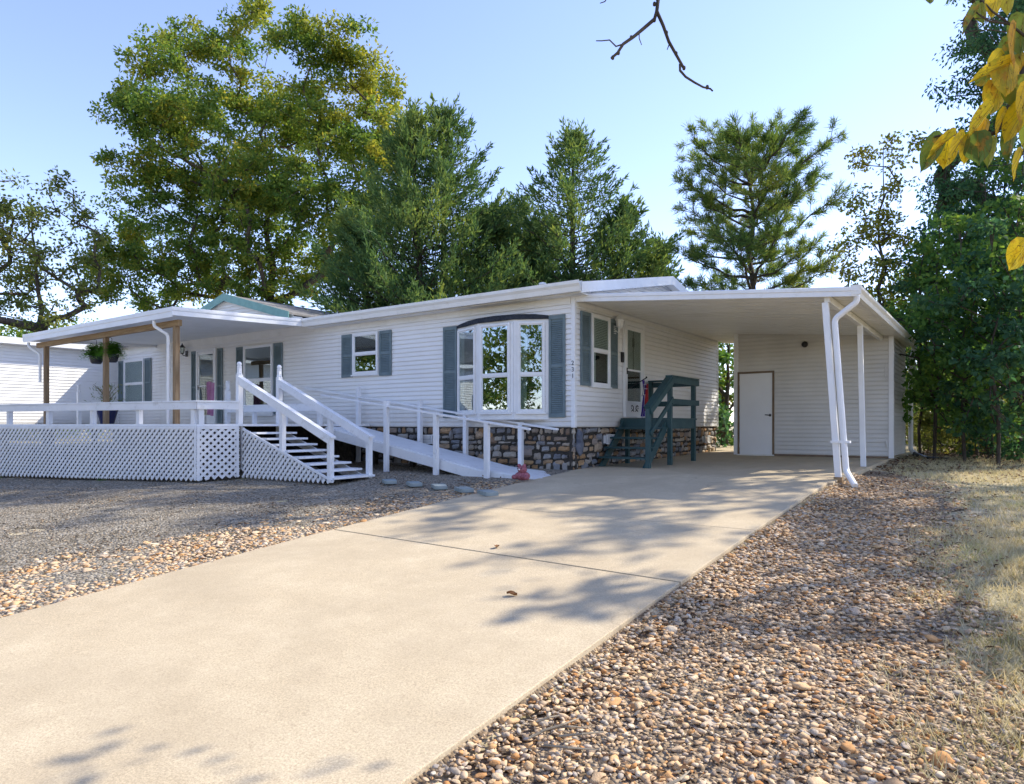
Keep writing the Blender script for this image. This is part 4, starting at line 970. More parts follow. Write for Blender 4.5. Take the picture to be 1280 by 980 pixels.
# rocks
import bmesh
def ico(sub):
    bm = bmesh.new(); bmesh.ops.create_icosphere(bm, subdivisions=sub, radius=1); bm.verts.ensure_lookup_table()
    V = np.array([v.co[:] for v in bm.verts]); F = np.array([[v.index for v in f.verts] for f in bm.faces]); bm.free(); return V, F
ICO = {1: ico(1), 2: ico(2)}
def rocks(P, size, sub, g, flat=.38):
    """P (n,3) resting points, size (n,) half-lengths"""
    V0, F0 = ICO[sub]; n = len(P); k = len(V0)
    sc = size[:, None] * np.stack([np.ones(n), g.uniform(.5, .9, n), g.uniform(flat * .55, flat * 1.2, n)], 1)
    V = V0[None] * (1 + g.normal(0, .17, (n, k, 1))) ; pl = rdir(n, g); d = np.einsum('nkj,nj->nk', V, pl); V = V - pl[:, None, :] * np.clip(d - .42, 0, None)[..., None]
    V = V * sc[:, None, :]
    a = g.uniform(0, 6.283, n); tl = g.normal(0, .35, n); c, s = np.cos(tl), np.sin(tl)
    y = V[..., 1] * c[:, None] - V[..., 2] * s[:, None]; z = V[..., 1] * s[:, None] + V[..., 2] * c[:, None]; x = V[..., 0]
    c, s = np.cos(a)[:, None], np.sin(a)[:, None]
    V = np.stack([x * c - y * s, x * s + y * c, z + sc[:, 2:3] * .45], -1) + P[:, None, :]
    F = F0[None] + (np.arange(n) * k)[:, None, None]
    return V.reshape(-1, 3), F.reshape(-1, F0.shape[1])
def scatter(n, x0, x1, y0, y1, keep, g):
    x = g.uniform(x0, x1, n); y = g.uniform(y0, y1, n); k = keep(x, y, g.random(n)); x, y = x[k], y[k]
    return np.stack([x, y, gz(x, y) + .01], 1)
def stuff(name, V, F, mat, label, smooth=False, loc=(0, 0, 0)):
    o = link_mesh(name, np_mesh(name, V - np.array(loc), F), M[mat], None, loc, smooth); return tagit(o, label, None, None, 'stuff')
brv, blv = np.vectorize(br), np.vectorize(bl)
g = np.random.default_rng(21)
def keepR(x, y, u):
    e = (brv(y) + .25 * vnoise(x, y, 2.2, 1) - x); return (x > 4.618) & (u < np.clip(.5 + e * 1.3, .0, 1))
Vs, Fs, o = [], [], 0
for n, y0, y1, sub, lo, hi in ((7500, -10.8, -8.9, 2, .008, .032), (14000, -8.9, -6.2, 1, .008, .033), (19000, -6.2, -2.5, 1, .012, .036), (9000, -2.5, 1.6, 1, .012, .034), (300, -10.5, -3, 2, .032, .052)):
    P = scatter(n, 4.58, 7.4, y0, y1, keepR, g); sz = lo + (hi - lo) * g.random(len(P)) ** 1.6; P[:, 2] += g.uniform(-.012, .015, len(P)) + np.clip((5.0 - P[:, 0]) * .10, 0, .04)
    V, F = rocks(P, sz, sub, g); Vs.append(V); Fs.append(F + o); o += len(V)
stuff('river_rocks', np.concatenate(Vs), np.concatenate(Fs), 'rock', 'bed of tan and brown river rocks right of the driveway')
def keepL(x, y, u):
    e = (x - blv(y) + .25 * vnoise(x, y, 2.2, 4)); return (x < .10) & (u < np.clip(.45 + e * 1.3, 0, 1))
Vs, Fs, o = [], [], 0
for n, y0, y1, sub, lo, hi in ((9500, -10.3, -6, 1, .012, .042), (6500, -6, -1.45, 1, .012, .038), (160, -9.5, -4, 2, .04, .068)):
    P = scatter(n, -2.4, .1, y0, y1, keepL, g); sz = lo + (hi - lo) * g.random(len(P)) ** 1.5
    V, F = rocks(P, sz, sub, g); Vs.append(V); Fs.append(F + o); o += len(V)
stuff('river_rocks', np.concatenate(Vs), np.concatenate(Fs), 'rock', 'strip of tan river rocks along the left driveway edge')
P = scatter(26000, -12, -.1, -9.5, -.5, lambda x, y, u: (x < blv(y) + .5) & ~((x < -5.6) & (y > -3.6)) , g); sz = .008 + .014 * g.random(len(P)); V, F = rocks(P, sz, 1, g)
stuff('gravel_stones', V, F, 'pebble', 'loose grey gravel stones scattered over the yard', True)
# grass, weeds and leaf litter
def blades(P, L, g, lean=.6, w=.006):
    n = len(P); a = g.uniform(0, 6.283, n); D = unit(np.stack([np.cos(a) * lean * g.random(n), np.sin(a) * lean * g.random(n), np.ones(n)], 1)); S = np.stack([-np.sin(a), np.cos(a), np.zeros(n)], 1)
    L = L[:, None]; B = np.stack([np.cos(a), np.sin(a), np.zeros(n)], 1)
    V = np.empty((n, 3, 3)); V[:, 0] = P - S * w; V[:, 1] = P + S * w; V[:, 2] = P + D * L + B * L * .35; return V.reshape(-1, 3), np.arange(n * 3).reshape(n, 3)
def tufts(n, k, x0, x1, y0, y1, keep, g, spread=.07):
    C = scatter(n, x0, x1, y0, y1, keep, g); m = len(C)
    P = np.repeat(C, k, 0); P[:, :2] += g.normal(0, spread, (m * k, 2)); P[:, 2] = gz(P[:, 0], P[:, 1]) + .0; return P
kg = lambda x, y, u: (x > brv(y) - .35 + .35 * vnoise(x, y, 1.6, 2)) & (u < np.clip(.35 + (x - brv(y)) * .9 + .5 * vnoise(x, y, 1.1, 8), .04, 1)) & (x > 4.8)
P = np.concatenate([tufts(9000, 18, 5.2, 10.5, -10.4, -2, kg, g), tufts(5000, 14, 5, 12, -2, 8, kg, g)])
V, F = blades(P, g.uniform(.03, .11, len(P)), g, 1.3, .0045); stuff('dry_grass', V, F, 'grass', 'short straw coloured grass on the right side lawn')
kw = lambda x, y, u: (u < .5 + .5 * vnoise(x, y, 3, 6)) & (x > 4.62) & (x < brv(y)); P = tufts(260, 14, 4.6, 6.6, -10.4, -2, kw, g, .05)
P2 = tufts(60, 12, -1.6, .0, -9, -3, lambda x, y, u: x > blv(y), g, .05); P = np.concatenate([P, P2]); V, F = blades(P, g.uniform(.02, .07, len(P)), g, 1.2, .003); stuff('dry_weeds', V, F, 'grass', 'sparse dry weeds between the rocks')
x_ = tufts(100, 40, -17, -6.3, -6.6, -3.9, lambda x, y, u: (np.abs(y - (-4.05 + (x + 6.25) * .2)) < .16) , g, .06)
V, F = blades(x_, g.uniform(.03, .09, len(x_)), g, .7, .004); stuff('edge_grass', V, F, 'fern', 'thin green grass along the foot of the lattice')
M['litter'] = m_island('leaf_litter', [(0, (.05, .024, .013)), (.4, (.12, .06, .03)), (.75, (.20, .115, .06)), (1, (.32, .22, .12))], .9, .2, 30)
kl = lambda x, y, u: (u < np.clip(.10 + (y - 2.5) * .25 + .4 * vnoise(x, y, 1.3, 5), .03, 1))
P = scatter(26000, 4.8, 18, -1, 18, kl, g); P[:, 2] += g.uniform(0, .03, len(P)); n = len(P); a = g.uniform(0, 6.283, n); D = unit(np.stack([np.cos(a), np.sin(a), g.normal(0, .25, n)], 1)); V, F = leafgeo(P, D, unit(np.cross(D, np.array([[0, 0, 1.]]) + g.normal(0, .25, (n, 3)))), g.uniform(.05, .12, n), .05, .2)
stuff('leaf_litter', V, F, 'litter', 'brown leaf litter along the edge of the woods')
P = scatter(700, 4.62, 5.5, -1.5, 6.5, lambda x, y, u: u < .5, g); n = len(P); a = g.uniform(0, 6.283, n); D = unit(np.stack([np.cos(a), np.sin(a), g.normal(0, .3, n)], 1)); V, F = leafgeo(P, D, perp(D, g), g.uniform(.04, .09, n), .04, .2)
Q = scatter(5200, -6, .0, -9, -.6, lambda x, y, u: u < np.clip(.55 - np.abs(x - blv(y) + .1) * .55, .03, 1), g); n2 = len(Q); a = g.uniform(0, 6.283, n2); D2 = unit(np.stack([np.cos(a), np.sin(a), g.normal(0, .3, n2)], 1)); V2, F2 = leafgeo(Q + [0, 0, .02], D2, perp(D2, g) * [1, 1, .35], g.uniform(.03, .075, n2), .035, .2)
Q = np.concatenate([Q, scatter(1500, 4.7, 6.6, -10.4, 1, lambda x, y, u: u < .5 + .5 * vnoise(x, y, 1.7, 9), g) + [0, 0, .015], scatter(1600, 6, 11, -10, 5, lambda x, y, u: u < .5 + .5 * vnoise(x, y, 1.2, 4), g) + [0, 0, .03]]); n2 = len(Q); a = g.uniform(0, 6.283, n2); D2 = unit(np.stack([np.cos(a), np.sin(a), g.normal(0, .3, n2)], 1)); V2, F2 = leafgeo(Q + [0, 0, .02], D2, perp(D2, g) * [1, 1, .35], g.uniform(.03, .07, n2), .032, .2)
stuff('fallen_leaves', V2, F2, 'litter', 'small brown leaves strewn over the rocks and lawn on both sides')
stuff('drifted_leaves', V, F, 'litter', 'brown leaves drifted along the edge of the carport slab')
# ================================================================ TREES
def tube_batch(segs, nside=5):
    """segs: list of (p, q, r0, r1) -> arrays"""
    A = np.array([s[0] for s in segs]); B = np.array([s[1] for s in segs]); r0 = np.array([s[2] for s in segs]); r1 = np.array([s[3] for s in segs])
    D = unit(B - A); ref = np.where(np.abs(D[:, 2:3]) < .9, np.array([[0, 0, 1.]]), np.array([[1., 0, 0]])); S = unit(np.cross(D, ref)); T = np.cross(D, S)
    n = len(segs); V = np.empty((n, 2 * nside, 3))
    for k in range(nside):
        c, s = math.cos(2 * math.pi * k / nside), math.sin(2 * math.pi * k / nside); o = S * c + T * s
        V[:, k] = A + o * r0[:, None]; V[:, nside + k] = B + o * r1[:, None]
    f = np.array([[k, (k + 1) % nside, nside + (k + 1) % nside, nside + k] for k in range(nside)])
    F = f[None] + (np.arange(n) * 2 * nside)[:, None, None]
    return V.reshape(-1, 3), F.reshape(-1, 4)

def skeleton(base, trunk_top, targets, g, r_base, lean=.15, min_h=.2, gamma=.6, rtip=.012):
    base = np.array(base, float); top = np.array(trunk_top, float); H = np.linalg.norm(top - base); k = max(6, int(H / .6))
    nodes = [base + (top - base) * i / k + (np.array([g.normal(0, lean), g.normal(0, lean), 0]) * math.sin(math.pi * i / k) * .5 if 0 < i else 0) for i in range(k + 1)]
    par = [-1] + list(range(k)); NT = len(nodes)
    order = np.argsort(np.linalg.norm(targets - (base + (top - base) * .35), axis=1))
    tips = []; axis = unit((top - base)[None])[0]
    for i in order:
        T = targets[i]; N = np.array(nodes); d = T - N; dist = np.linalg.norm(d, axis=1)
        pen = np.where(N[:, 2] > T[2] - .12 * np.linalg.norm(d[:, :2], axis=1), 2.2, 1.) ; hh = (N - base) @ axis / H
        pen = np.where(hh < min_h, 30, pen) ; j = int(np.argmin(dist * pen + .0))
        m = max(1, int(dist[j] / .75)); p0 = nodes[j]; pi = j
        for q in range(1, m + 1):
            t = q / m; p = p0 + (T - p0) * t + np.array([g.normal(0, .05), g.normal(0, .05), .10 * dist[j] * math.sin(math.pi * t) * (.4)])
            nodes.append(p if q < m else T); par.append(pi); pi = len(nodes) - 1
        tips.append(pi)
    cnt = np.zeros(len(nodes))
    for t in tips: cnt[t] += 1
    for i in range(len(nodes) - 1, 0, -1): cnt[par[i]] += cnt[i] if par[i] != i else 0
    rr = np.maximum(rtip, r_base * (np.maximum(cnt, .3) / max(cnt[0], 1)) ** gamma)
    for i in range(NT): rr[i] = max(rr[i], r_base * (1 - .94 * i / NT) * .9)
    segs = [(nodes[par[i]], nodes[i], rr[par[i]] if par[i] < NT and i < NT else min(rr[par[i]], rr[i] * 1.35), rr[i]) for i in range(1, len(nodes))]
    return segs

def tree_from(name, label, base, segs, leafV, leafF, leafmat, bark='bark', cat='tree', group=None, crown='crown'):
    b = thing(name, label, cat, tuple(base), group); off = np.array(base)
    V, F = tube_batch(segs); link_mesh('trunk', np_mesh('trunk', V - off, F), M[bark], b, smooth=True)
    link_mesh(crown, np_mesh(crown, leafV - off, leafF), M[leafmat], b)
    return b

def clump_leaves(C, rad, per, L, W, g, droop=.25, flat=.7, out=None):
    n = len(C); P = np.repeat(C, per, 0); r = np.repeat(rad, per)
    # a clump is a handful of twiglets, leaves sit along them
    off = unit(g.normal(size=(n * per, 3))) * (g.random((n * per, 1)) ** .45); off[:, 2] *= flat
    P = P + off * r[:, None]; D = unit(off * .9 + g.normal(size=P.shape) * .8 + np.array([0, 0, -droop])); S = perp(D, g)
    return leafgeo(P, D, S, L * g.uniform(.6, 1.3, len(P)), W * g.uniform(.7, 1.2, len(P)), .15)

def lobes_to_clumps(lobes, dens, g, shell=.55, gap=.12):
    out = []
    for c, r in lobes:
        n = max(3, int(dens * r * r)); u = rdir(n, g) * (g.random((n, 1)) ** shell) * r; u[:, 2] *= .85
        out.append(np.array(c) + u)
    C = np.concatenate(out)
    k = vnoise(C[:, 0] + C[:, 2], C[:, 1] - C[:, 2] * .7, 1.1, 3) > -1 + gap * 4
    return C[g.random(len(C)) > gap] if gap else C

def lobe_tree(name, label, base, top, lobes, leafmat, dens=5, crad=.5, per=60, L=.2, W=.11, r_base=.25, seed=1, bark='bark', group=None, shell=.5, gap=.1, min_h=.25, extra=None, droop=.25, rtip=.012, cat='tree', mat2=None, pick=None):
    g = np.random.default_rng(seed); C = lobes_to_clumps(lobes, dens, g, shell, gap)
    segs = skeleton(base, top, C, g, r_base, min_h=min_h, rtip=rtip)
    V, F = clump_leaves(C, crad * g.uniform(.6, 1.25, len(C)), per, L, W, g, droop)
    if not mat2: return tree_from(name, label, base, segs, V, F, leafmat, bark, cat, group)
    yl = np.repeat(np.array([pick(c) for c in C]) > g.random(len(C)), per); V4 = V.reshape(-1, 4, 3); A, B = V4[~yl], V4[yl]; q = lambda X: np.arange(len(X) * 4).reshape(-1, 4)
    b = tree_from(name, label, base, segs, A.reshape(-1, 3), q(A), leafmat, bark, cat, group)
    link_mesh('sunlit_yellow_crown', np_mesh('sunlit_yellow_crown', B.reshape(-1, 3) - np.array(base), q(B)), M[mat2], b); return b

def pxlobes(L, d, g, dj=.22):
    out = []
    for px, py, r in L:
        R_ = r / FPX * d; dd = d + g.uniform(-1, 1) * dj * d * .35; out.append((np.array(at(px, py, dd)), R_))
    return out
def gbase(px, d, z=None):
    p = at(px, 532, d); return np.array([p.x, p.y, float(gz(np.array([p.x]), np.array([p.y]))[0]) if z is None else z])

g0 = np.random.default_rng(11)
# --- big oak behind the porch
L = [(195, 78, 36), (250, 66, 44), (312, 42, 38), (375, 48, 40), (432, 75, 48), (470, 120, 38), (165, 145, 34), (225, 150, 60), (305, 140, 66), (385, 150, 66), (445, 165, 52), (178, 218, 46), (255, 235, 72), (340, 245, 76), (425, 250, 60), (172, 290, 52), (240, 322, 66), (320, 335, 70), (395, 330, 56), (150, 345, 42), (190, 372, 36), (480, 200, 40), (130, 318, 26), (150, 110, 16), (145, 190, 18), (330, 16, 14)]
lo = pxlobes(L, 31, g0); lo += [(c + np.array([EY[0], EY[1], 0]) * r_ * .9, r_ * .8) for c, r_ in lo[6:16:2]]
lobe_tree('oak_tree', 'tallest broad oak with sunlit yellow top behind the porch', gbase(345, 31), at(332, 165, 31), lo, 'oak', dens=11, crad=.55, per=125, L=.19, W=.10, r_base=.34, seed=3, gap=.10, shell=.45, min_h=.28, mat2='oakyellow', pick=lambda c: max(0., min(.55, (c[2] - 9.5) / 8. + (c[0] + 13.) * .06)))  # pick paints sunlit yellow into leaf colour, growing toward the top and right
# --- thin-crowned tree at the left edge
L = [(15, 255, 34), (70, 245, 34), (112, 270, 24), (40, 300, 44), (95, 318, 34), (-5, 310, 44), (-50, 270, 60), (30, 360, 44), (100, 365, 30), (-30, 370, 44), (130, 300, 16), (60, 395, 30)]
lobe_tree('oak_tree', 'sparse olive tree with dark bare limbs at the left edge', gbase(62, 27), at(40, 270, 27), pxlobes(L, 27, g0), 'oakleft', dens=10.5, crad=.42, per=60, L=.16, W=.09, r_base=.20, seed=8, gap=.1, shell=.42, min_h=.32, rtip=.02)
# --- red cedars
def cedar(name, label, leaders, d, zlow, leafmat='cedar', seed=1, nb=70, r_base=.2, per=90, group=None, sprayL=.23):
    g = np.random.default_rng(seed); segs = []; Ps, Ds = [], []
    b0 = gbase(leaders[0][0], d)
    for li, (px, py, Rm, dd) in enumerate(leaders):
        top = np.array(at(px, py, d + dd)); base = gbase(px if li == 0 else (px + leaders[0][0]) / 2, d + dd * .6); H = top[2] - base[2]; k = 14
        pts = [base + (top - base) * i / k + g.normal(0, .04, 3) * (i > 0) for i in range(k + 1)]
        for i in range(k): segs.append((pts[i], pts[i + 1], r_base * (1 - i / k) ** .8 + .015, r_base * (1 - (i + 1) / k) ** .8 + .012))
        for bI in range(nb):
            h = zlow + (1 - zlow) * (bI / nb) ** .92; f = (1 - h) / (1 - zlow); R_ = Rm * (f ** .95) * g.uniform(.55, 1.08) + .12
            a = bI * 2.4 + g.uniform(-.5, .5); o = base + (top - base) * h; up = g.uniform(.12, .42) * (1 + .5 * h); m = max(3, int(R_ / .32)); dr = np.array([math.cos(a), math.sin(a), 0])
            prev = o
            for q in range(1, m + 1):
                t = q / m; p = o + dr * R_ * t + np.array([0, 0, up * R_ * t ** 1.25 * .8]) + g.normal(0, .06, 3) * t
                r_ = .035 * f + .01; segs.append((prev, p, r_ * (1.1 - t) + .006, r_ * (1.05 - t) + .005)); 
                if t > .18:
                    c = int(per * (.5 + .6 * t) * .45); sp = .30 * (1.15 - .72 * t) * min(1., .5 + R_ / 3)
                    off = g.normal(size=(c, 3)) * sp; off[:, 2] *= .75
                    Ps.append(p + off); Ds.append(unit(dr * .75 + np.array([0, 0, .75]) + g.normal(size=(c, 3)) * .55))
                prev = p
            # plume tip
            c = int(per * .35); t = g.random((c, 1)); dirn = unit((dr * .8 + np.array([0, 0, .9]))[None])[0]; Ps.append(prev + dirn * t * .55 + g.normal(size=(c, 3)) * .09 * (1.1 - t)); Ds.append(unit(dirn + g.normal(size=(c, 3)) * .4))
        c = int(per * 1.2); t = g.random((c, 1)) ** .8; Ps.append(top + np.array([0, 0, .35]) - np.array([0, 0, 1.6]) * t + g.normal(size=(c, 3)) * (.04 + .16 * t)); Ds.append(unit(np.array([0, 0, 1.]) + g.normal(size=(c, 3)) * .4))
    P = np.concatenate(Ps); D = np.concatenate(Ds); V, F = leafgeo(P, D, perp(D, g), sprayL * g.uniform(.5, 1.2, len(P)), .052, .1)
    return tree_from(name, label, b0, segs, V, F, leafmat, 'bark', 'tree', group)
cedar('cedar_tree', 'dense dark cedar with two pointed tops behind the small window', [(555, 140, 5.0, 0), (514, 146, 4.9, -.8), (440, 270, 2.6, .6), (620, 265, 2.4, .4)], 24, .20, seed=4, nb=125, per=88)
cedar('cedar_tree', 'lighter single-topped cedar behind the bay window end of the house', [(716, 168, 4.9, 0), (665, 285, 2.4, .5), (782, 262, 2.8, -.4), (828, 308, 1.8, .3)], 24.5, .20, seed=9, nb=118, per=80)
cedar('cedar_tree', 'low cedar filling the gap between the two tall cedars', [(650, 245, 2.3, 0), (690, 270, 2.0, .3)], 27, .22, seed=19, nb=44, per=90)
# --- pine behind the carport
def pine(label, px, py, d, Rm, seed):
    g = np.random.default_rng(seed); top = np.array(at(px + 2, py, d)); base = gbase(px, d); H = top[2] - base[2]; segs = []; k = 16; tf = []
    pts = [base + (top - base) * i / k + np.array([g.normal(0, .05), g.normal(0, .05), 0]) * (i > 0) for i in range(k + 1)]
    for i in range(k): segs.append((pts[i], pts[i + 1], .16 * (1 - i / k) + .02, .16 * (1 - (i + 1) / k) + .015))
    h = .36; w = 0
    while h < .97:
        f = (h - .36) / .61; nb = int(g.integers(5, 8)); R0 = Rm * np.interp(f, [0, .15, .4, .6, .8, .93, 1], [.72, 1, 1, 1, .9, .58, .25])
        for b_ in range(nb):
            a = w * 1.1 + b_ * 6.283 / nb + g.uniform(-.35, .35); R_ = R0 * g.uniform(.6, 1.08); o = base + (top - base) * (h + g.uniform(-.018, .018)); dr = np.array([math.cos(a), math.sin(a), 0]); sd = np.array([-dr[1], dr[0], 0])
            up = np.interp(f, [0, .5, 1], [.25, .42, .6]) * g.uniform(.7, 1.3); m = max(3, int(R_ / .3)); prev = o
            for q in range(1, m + 1):
                t = q / m; p = o + dr * R_ * t + np.array([0, 0, up * R_ * t ** 1.35]) + g.normal(0, .04, 3); r_ = .045 * (R_ / Rm); segs.append((prev, p, r_ * (1.15 - t) + .008, r_ * (1.1 - t) + .006))
                if t > .34:
                    for _ in range(3):
                        e = p + dr * g.uniform(.05, .4) + sd * g.uniform(-.6, .6) + np.array([0, 0, g.uniform(-.05, .4)]); segs.append((p, e, .011, .006)); tf.append((e, unit((e - p)[None])[0]))
                prev = p
            tf.append((prev, unit((dr + np.array([0, 0, .8]))[None])[0]))
        h += .05; w += 1
    for _ in range(16): tf.append((top + g.normal(0, .22, 3) * [1, 1, 1.2] - [0, 0, .3], unit(g.normal(size=(1, 3)) * .4 + [0, 0, 1.])[0]))
    C = np.array([t[0] for t in tf]); A = np.array([t[1] for t in tf]); per = 70
    P = np.repeat(C, per, 0); D = unit(np.repeat(A, per, 0) * .7 + np.array([0, 0, .25]) + g.normal(size=P.shape) * .55); P = P - np.repeat(A, per, 0) * g.uniform(0, .3, (len(P), 1)) + g.normal(size=P.shape) * .03
    V, F = leafgeo(P, D, perp(D, g), g.uniform(.15, .29, len(P)), .02, .05)
    return tree_from('pine_tree', label, base, segs, V, F, 'pine', 'bark')
pine('round-headed pine with open branches behind the carport roof', 938, 176, 21.5, 2.3, 15)
# --- thin yellow-green tree right of the carport
L = [(1108, 178, 20), (1082, 205, 22), (1128, 212, 18), (1066, 245, 24), (1104, 255, 30), (1090, 300, 38), (1128, 300, 28), (1062, 300, 26), (1080, 350, 38), (1122, 350, 34), (1105, 395, 36), (1068, 385, 24), (1140, 175, 10)]
lobe_tree('young_tree', 'slender sparse yellow-green tree behind the carport gutter corner', gbase(1098, 18.5), at(1104, 185, 18.5), pxlobes(L, 18.5, g0, .1), 'thin', dens=34, crad=.26, per=30, L=.12, W=.07, r_base=.07, seed=6, gap=.1, shell=.45, min_h=.25, rtip=.006)
# --- tall dark tree at the right edge, its wide top rises out of the frame
L = [(1218, 52, 26), (1252, 40, 40), (1222, 105, 26), (1262, 110, 44), (1212, 165, 18), (1258, 175, 42), (1200, 235, 26), (1240, 240, 46), (1190, 270, 26), (1230, 300, 50), (1275, 300, 55), (1300, 60, 70), (1310, 160, 70), (1340, 250, 80), (1195, 115, 26), (1188, 185, 24), (1205, 60, 22), (1182, 232, 34), (1160, 262, 22), (1215, 215, 40), (1235, 80, 30), (1270, 15, 40)]
lo = pxlobes(L, 19, g0, .15); lo += pxlobes([(1285, -60, 90), (1230, -170, 110), (1090, -255, 95), (1340, -220, 130), (1180, -330, 110), (1000, -330, 90), (1400, -60, 110)], 20, g0, .2)
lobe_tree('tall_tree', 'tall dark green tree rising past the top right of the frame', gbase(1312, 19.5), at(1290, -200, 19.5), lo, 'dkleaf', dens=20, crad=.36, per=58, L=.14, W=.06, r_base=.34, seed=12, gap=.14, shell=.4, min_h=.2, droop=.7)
# --- tall trees past the right edge that shade the drive and the rock bed
def auto_lobes(c, H, r, g, n=9, z0=.35):
    out = []
    for i in range(n):
        h = z0 + (1 - z0) * (i + .5) / n; rr = r * math.sin(math.pi * (.18 + .74 * (i + .5) / n)); a = i * 2.4
        out.append((np.array(c) + np.array([math.cos(a) * rr * .5, math.sin(a) * rr * .5, H * h - .1 * H]), rr * .62))
    return out
def auto_tree(name, label, x, y, H, r, leafmat, seed, dens=6, crad=.4, per=45, L=.17, W=.09, r_base=.16, z0=.35, n=9, **k):
    g = np.random.default_rng(seed); b = np.array([x, y, float(gz(np.array([x]), np.array([y]))[0])])
    return lobe_tree(name, label, b, b + [g.normal(0, .1 * r), g.normal(0, .1 * r), H * .88], auto_lobes(b, H, r, g, n, z0), leafmat, dens, crad, per, L, W, r_base, seed, **k)
for lab, x, y, H, r, sd, kw in (('tall leafy tree beyond the right edge shading the driveway joint', 12.6, 8.4, 17.5, 2.8, 31, dict(z0=.6, gap=.2)), ('tallest spreading tree behind the dark right-hand tree', 9.4, 13.2, 24, 4.4, 33, dict(z0=.66, gap=.15)), ('slim tall tree beyond the right edge beside the woods', 9.6, 9.0, 20, 2.2, 34, dict(z0=.66, gap=.25, n=5)), ('smaller leafy tree beyond the right edge shading the rock bed', 11.0, 2.0, 11.5, 1.9, 32, dict(z0=.55, n=5, gap=.1))):
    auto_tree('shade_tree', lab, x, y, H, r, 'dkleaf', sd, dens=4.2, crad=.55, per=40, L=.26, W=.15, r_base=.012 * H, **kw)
# --- saplings and undergrowth along the right-hand woods edge
def bx(px, d): p = at(px, 532, d); return p.x, p.y
S_ = [(1168, 16.5, 5.6, 1.3, 'slim maple sapling nearest the shed corner'), (1206, 15.2, 6.2, 1.5, 'forked maple sapling behind the fallen leaves, left of centre'), (1248, 14.2, 5.8, 1.6, 'leafy maple sapling at the woods edge, closest to the lawn'), (1285, 14.6, 6.6, 1.7, 'maple sapling cut by the right picture edge'), (1222, 18.0, 7.4, 1.8, 'taller maple behind the front row of saplings'), (1150, 19.5, 6.8, 1.4, 'maple behind the shed downspout'), (1240, 17.2, 9.0, 2.3, 'broad taller maple at the middle of the woods edge'), (1275, 16.4, 9.6, 2.3, 'tall maple near the right picture edge'), (1195, 20.5, 8.6, 2.2, 'broad maple behind the row of saplings')]
for i, (px, d, H, r, lab) in enumerate(S_):
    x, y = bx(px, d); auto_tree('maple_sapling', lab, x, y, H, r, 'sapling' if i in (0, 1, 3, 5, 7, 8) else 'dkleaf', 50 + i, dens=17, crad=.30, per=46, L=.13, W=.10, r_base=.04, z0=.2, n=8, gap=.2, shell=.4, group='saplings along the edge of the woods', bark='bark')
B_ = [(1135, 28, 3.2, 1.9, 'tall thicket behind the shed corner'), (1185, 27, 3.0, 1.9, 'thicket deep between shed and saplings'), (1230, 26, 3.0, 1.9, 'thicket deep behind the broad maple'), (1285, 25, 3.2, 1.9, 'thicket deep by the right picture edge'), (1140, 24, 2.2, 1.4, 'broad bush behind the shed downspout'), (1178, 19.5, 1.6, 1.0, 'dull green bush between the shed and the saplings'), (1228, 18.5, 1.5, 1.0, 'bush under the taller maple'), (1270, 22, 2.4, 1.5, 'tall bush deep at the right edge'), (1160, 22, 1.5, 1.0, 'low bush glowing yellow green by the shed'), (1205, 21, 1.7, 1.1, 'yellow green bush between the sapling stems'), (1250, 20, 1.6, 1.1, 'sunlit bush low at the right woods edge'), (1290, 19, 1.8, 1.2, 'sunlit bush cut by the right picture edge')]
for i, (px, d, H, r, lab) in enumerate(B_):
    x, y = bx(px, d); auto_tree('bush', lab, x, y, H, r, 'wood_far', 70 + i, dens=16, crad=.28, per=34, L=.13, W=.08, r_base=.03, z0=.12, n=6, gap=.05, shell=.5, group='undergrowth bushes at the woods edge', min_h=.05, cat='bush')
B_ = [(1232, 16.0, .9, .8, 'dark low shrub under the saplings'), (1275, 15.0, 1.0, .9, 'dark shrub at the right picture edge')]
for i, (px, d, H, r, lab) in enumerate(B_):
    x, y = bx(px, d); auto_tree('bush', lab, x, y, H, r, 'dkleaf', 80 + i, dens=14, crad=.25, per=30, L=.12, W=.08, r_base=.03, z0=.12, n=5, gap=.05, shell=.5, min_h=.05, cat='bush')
# --- bushes and trees seen between house and shed, and over the roofs
x, y = bx(905, 27); auto_tree('tree', 'green tree seen through the gap between house and shed', x, y, 5.0, 1.5, 'sapling', 90, dens=9, crad=.4, per=46, L=.22, W=.13, z0=.05, n=7, min_h=.05)
x, y = bx(885, 25); auto_tree('bush', 'dark bush low in the gap between house and shed', x, y, 2.2, 1.2, 'dkleaf', 91, dens=9, crad=.4, per=46, L=.2, W=.12, z0=.02, n=6, min_h=.05, cat='bush')
for i, (px, d, H, r, mt, lab) in enumerate([(858, 29, 6.6, 2.0, 'cedar', 'low evergreen showing just over the roof ridge end'), (905, 31, 6.9, 2.0, 'thin', 'yellowish bush top over the carport roof left of the pine'), (985, 30, 6.7, 2.0, 'oak', 'green treetop over the carport roof below the pine'), (1040, 33, 7.5, 2.2, 'thin', 'pale yellowish treetop behind the carport corner'), (820, 30, 7.6, 2.0, 'cedar', 'evergreen between the cedar and the ridge end')]):
    x, y = bx(px, d); auto_tree('background_tree', lab, x, y, H, r, mt, 100 + i, dens=5, crad=.5, per=46, L=.26, W=.12, r_base=.14, z0=.2, n=7)
W_ = [(1175, 34, 12.5, 2.6, 'pale woodland tree behind the slender tree'), (1120, 38, 10.5, 2.6, 'hazy woodland tree low behind the slender tree'), (1225, 32, 9.5, 2.6, 'pale woodland tree behind the saplings'), (1270, 30, 8.5, 2.4, 'sunlit woodland tree near the right edge'), (1145, 30, 7.0, 2.0, 'sunlit woodland tree low behind the shed'), (1205, 42, 13, 3.2, 'tallest pale tree deep in the woods'), (1310, 34, 11, 3, 'woodland tree past the right edge')]
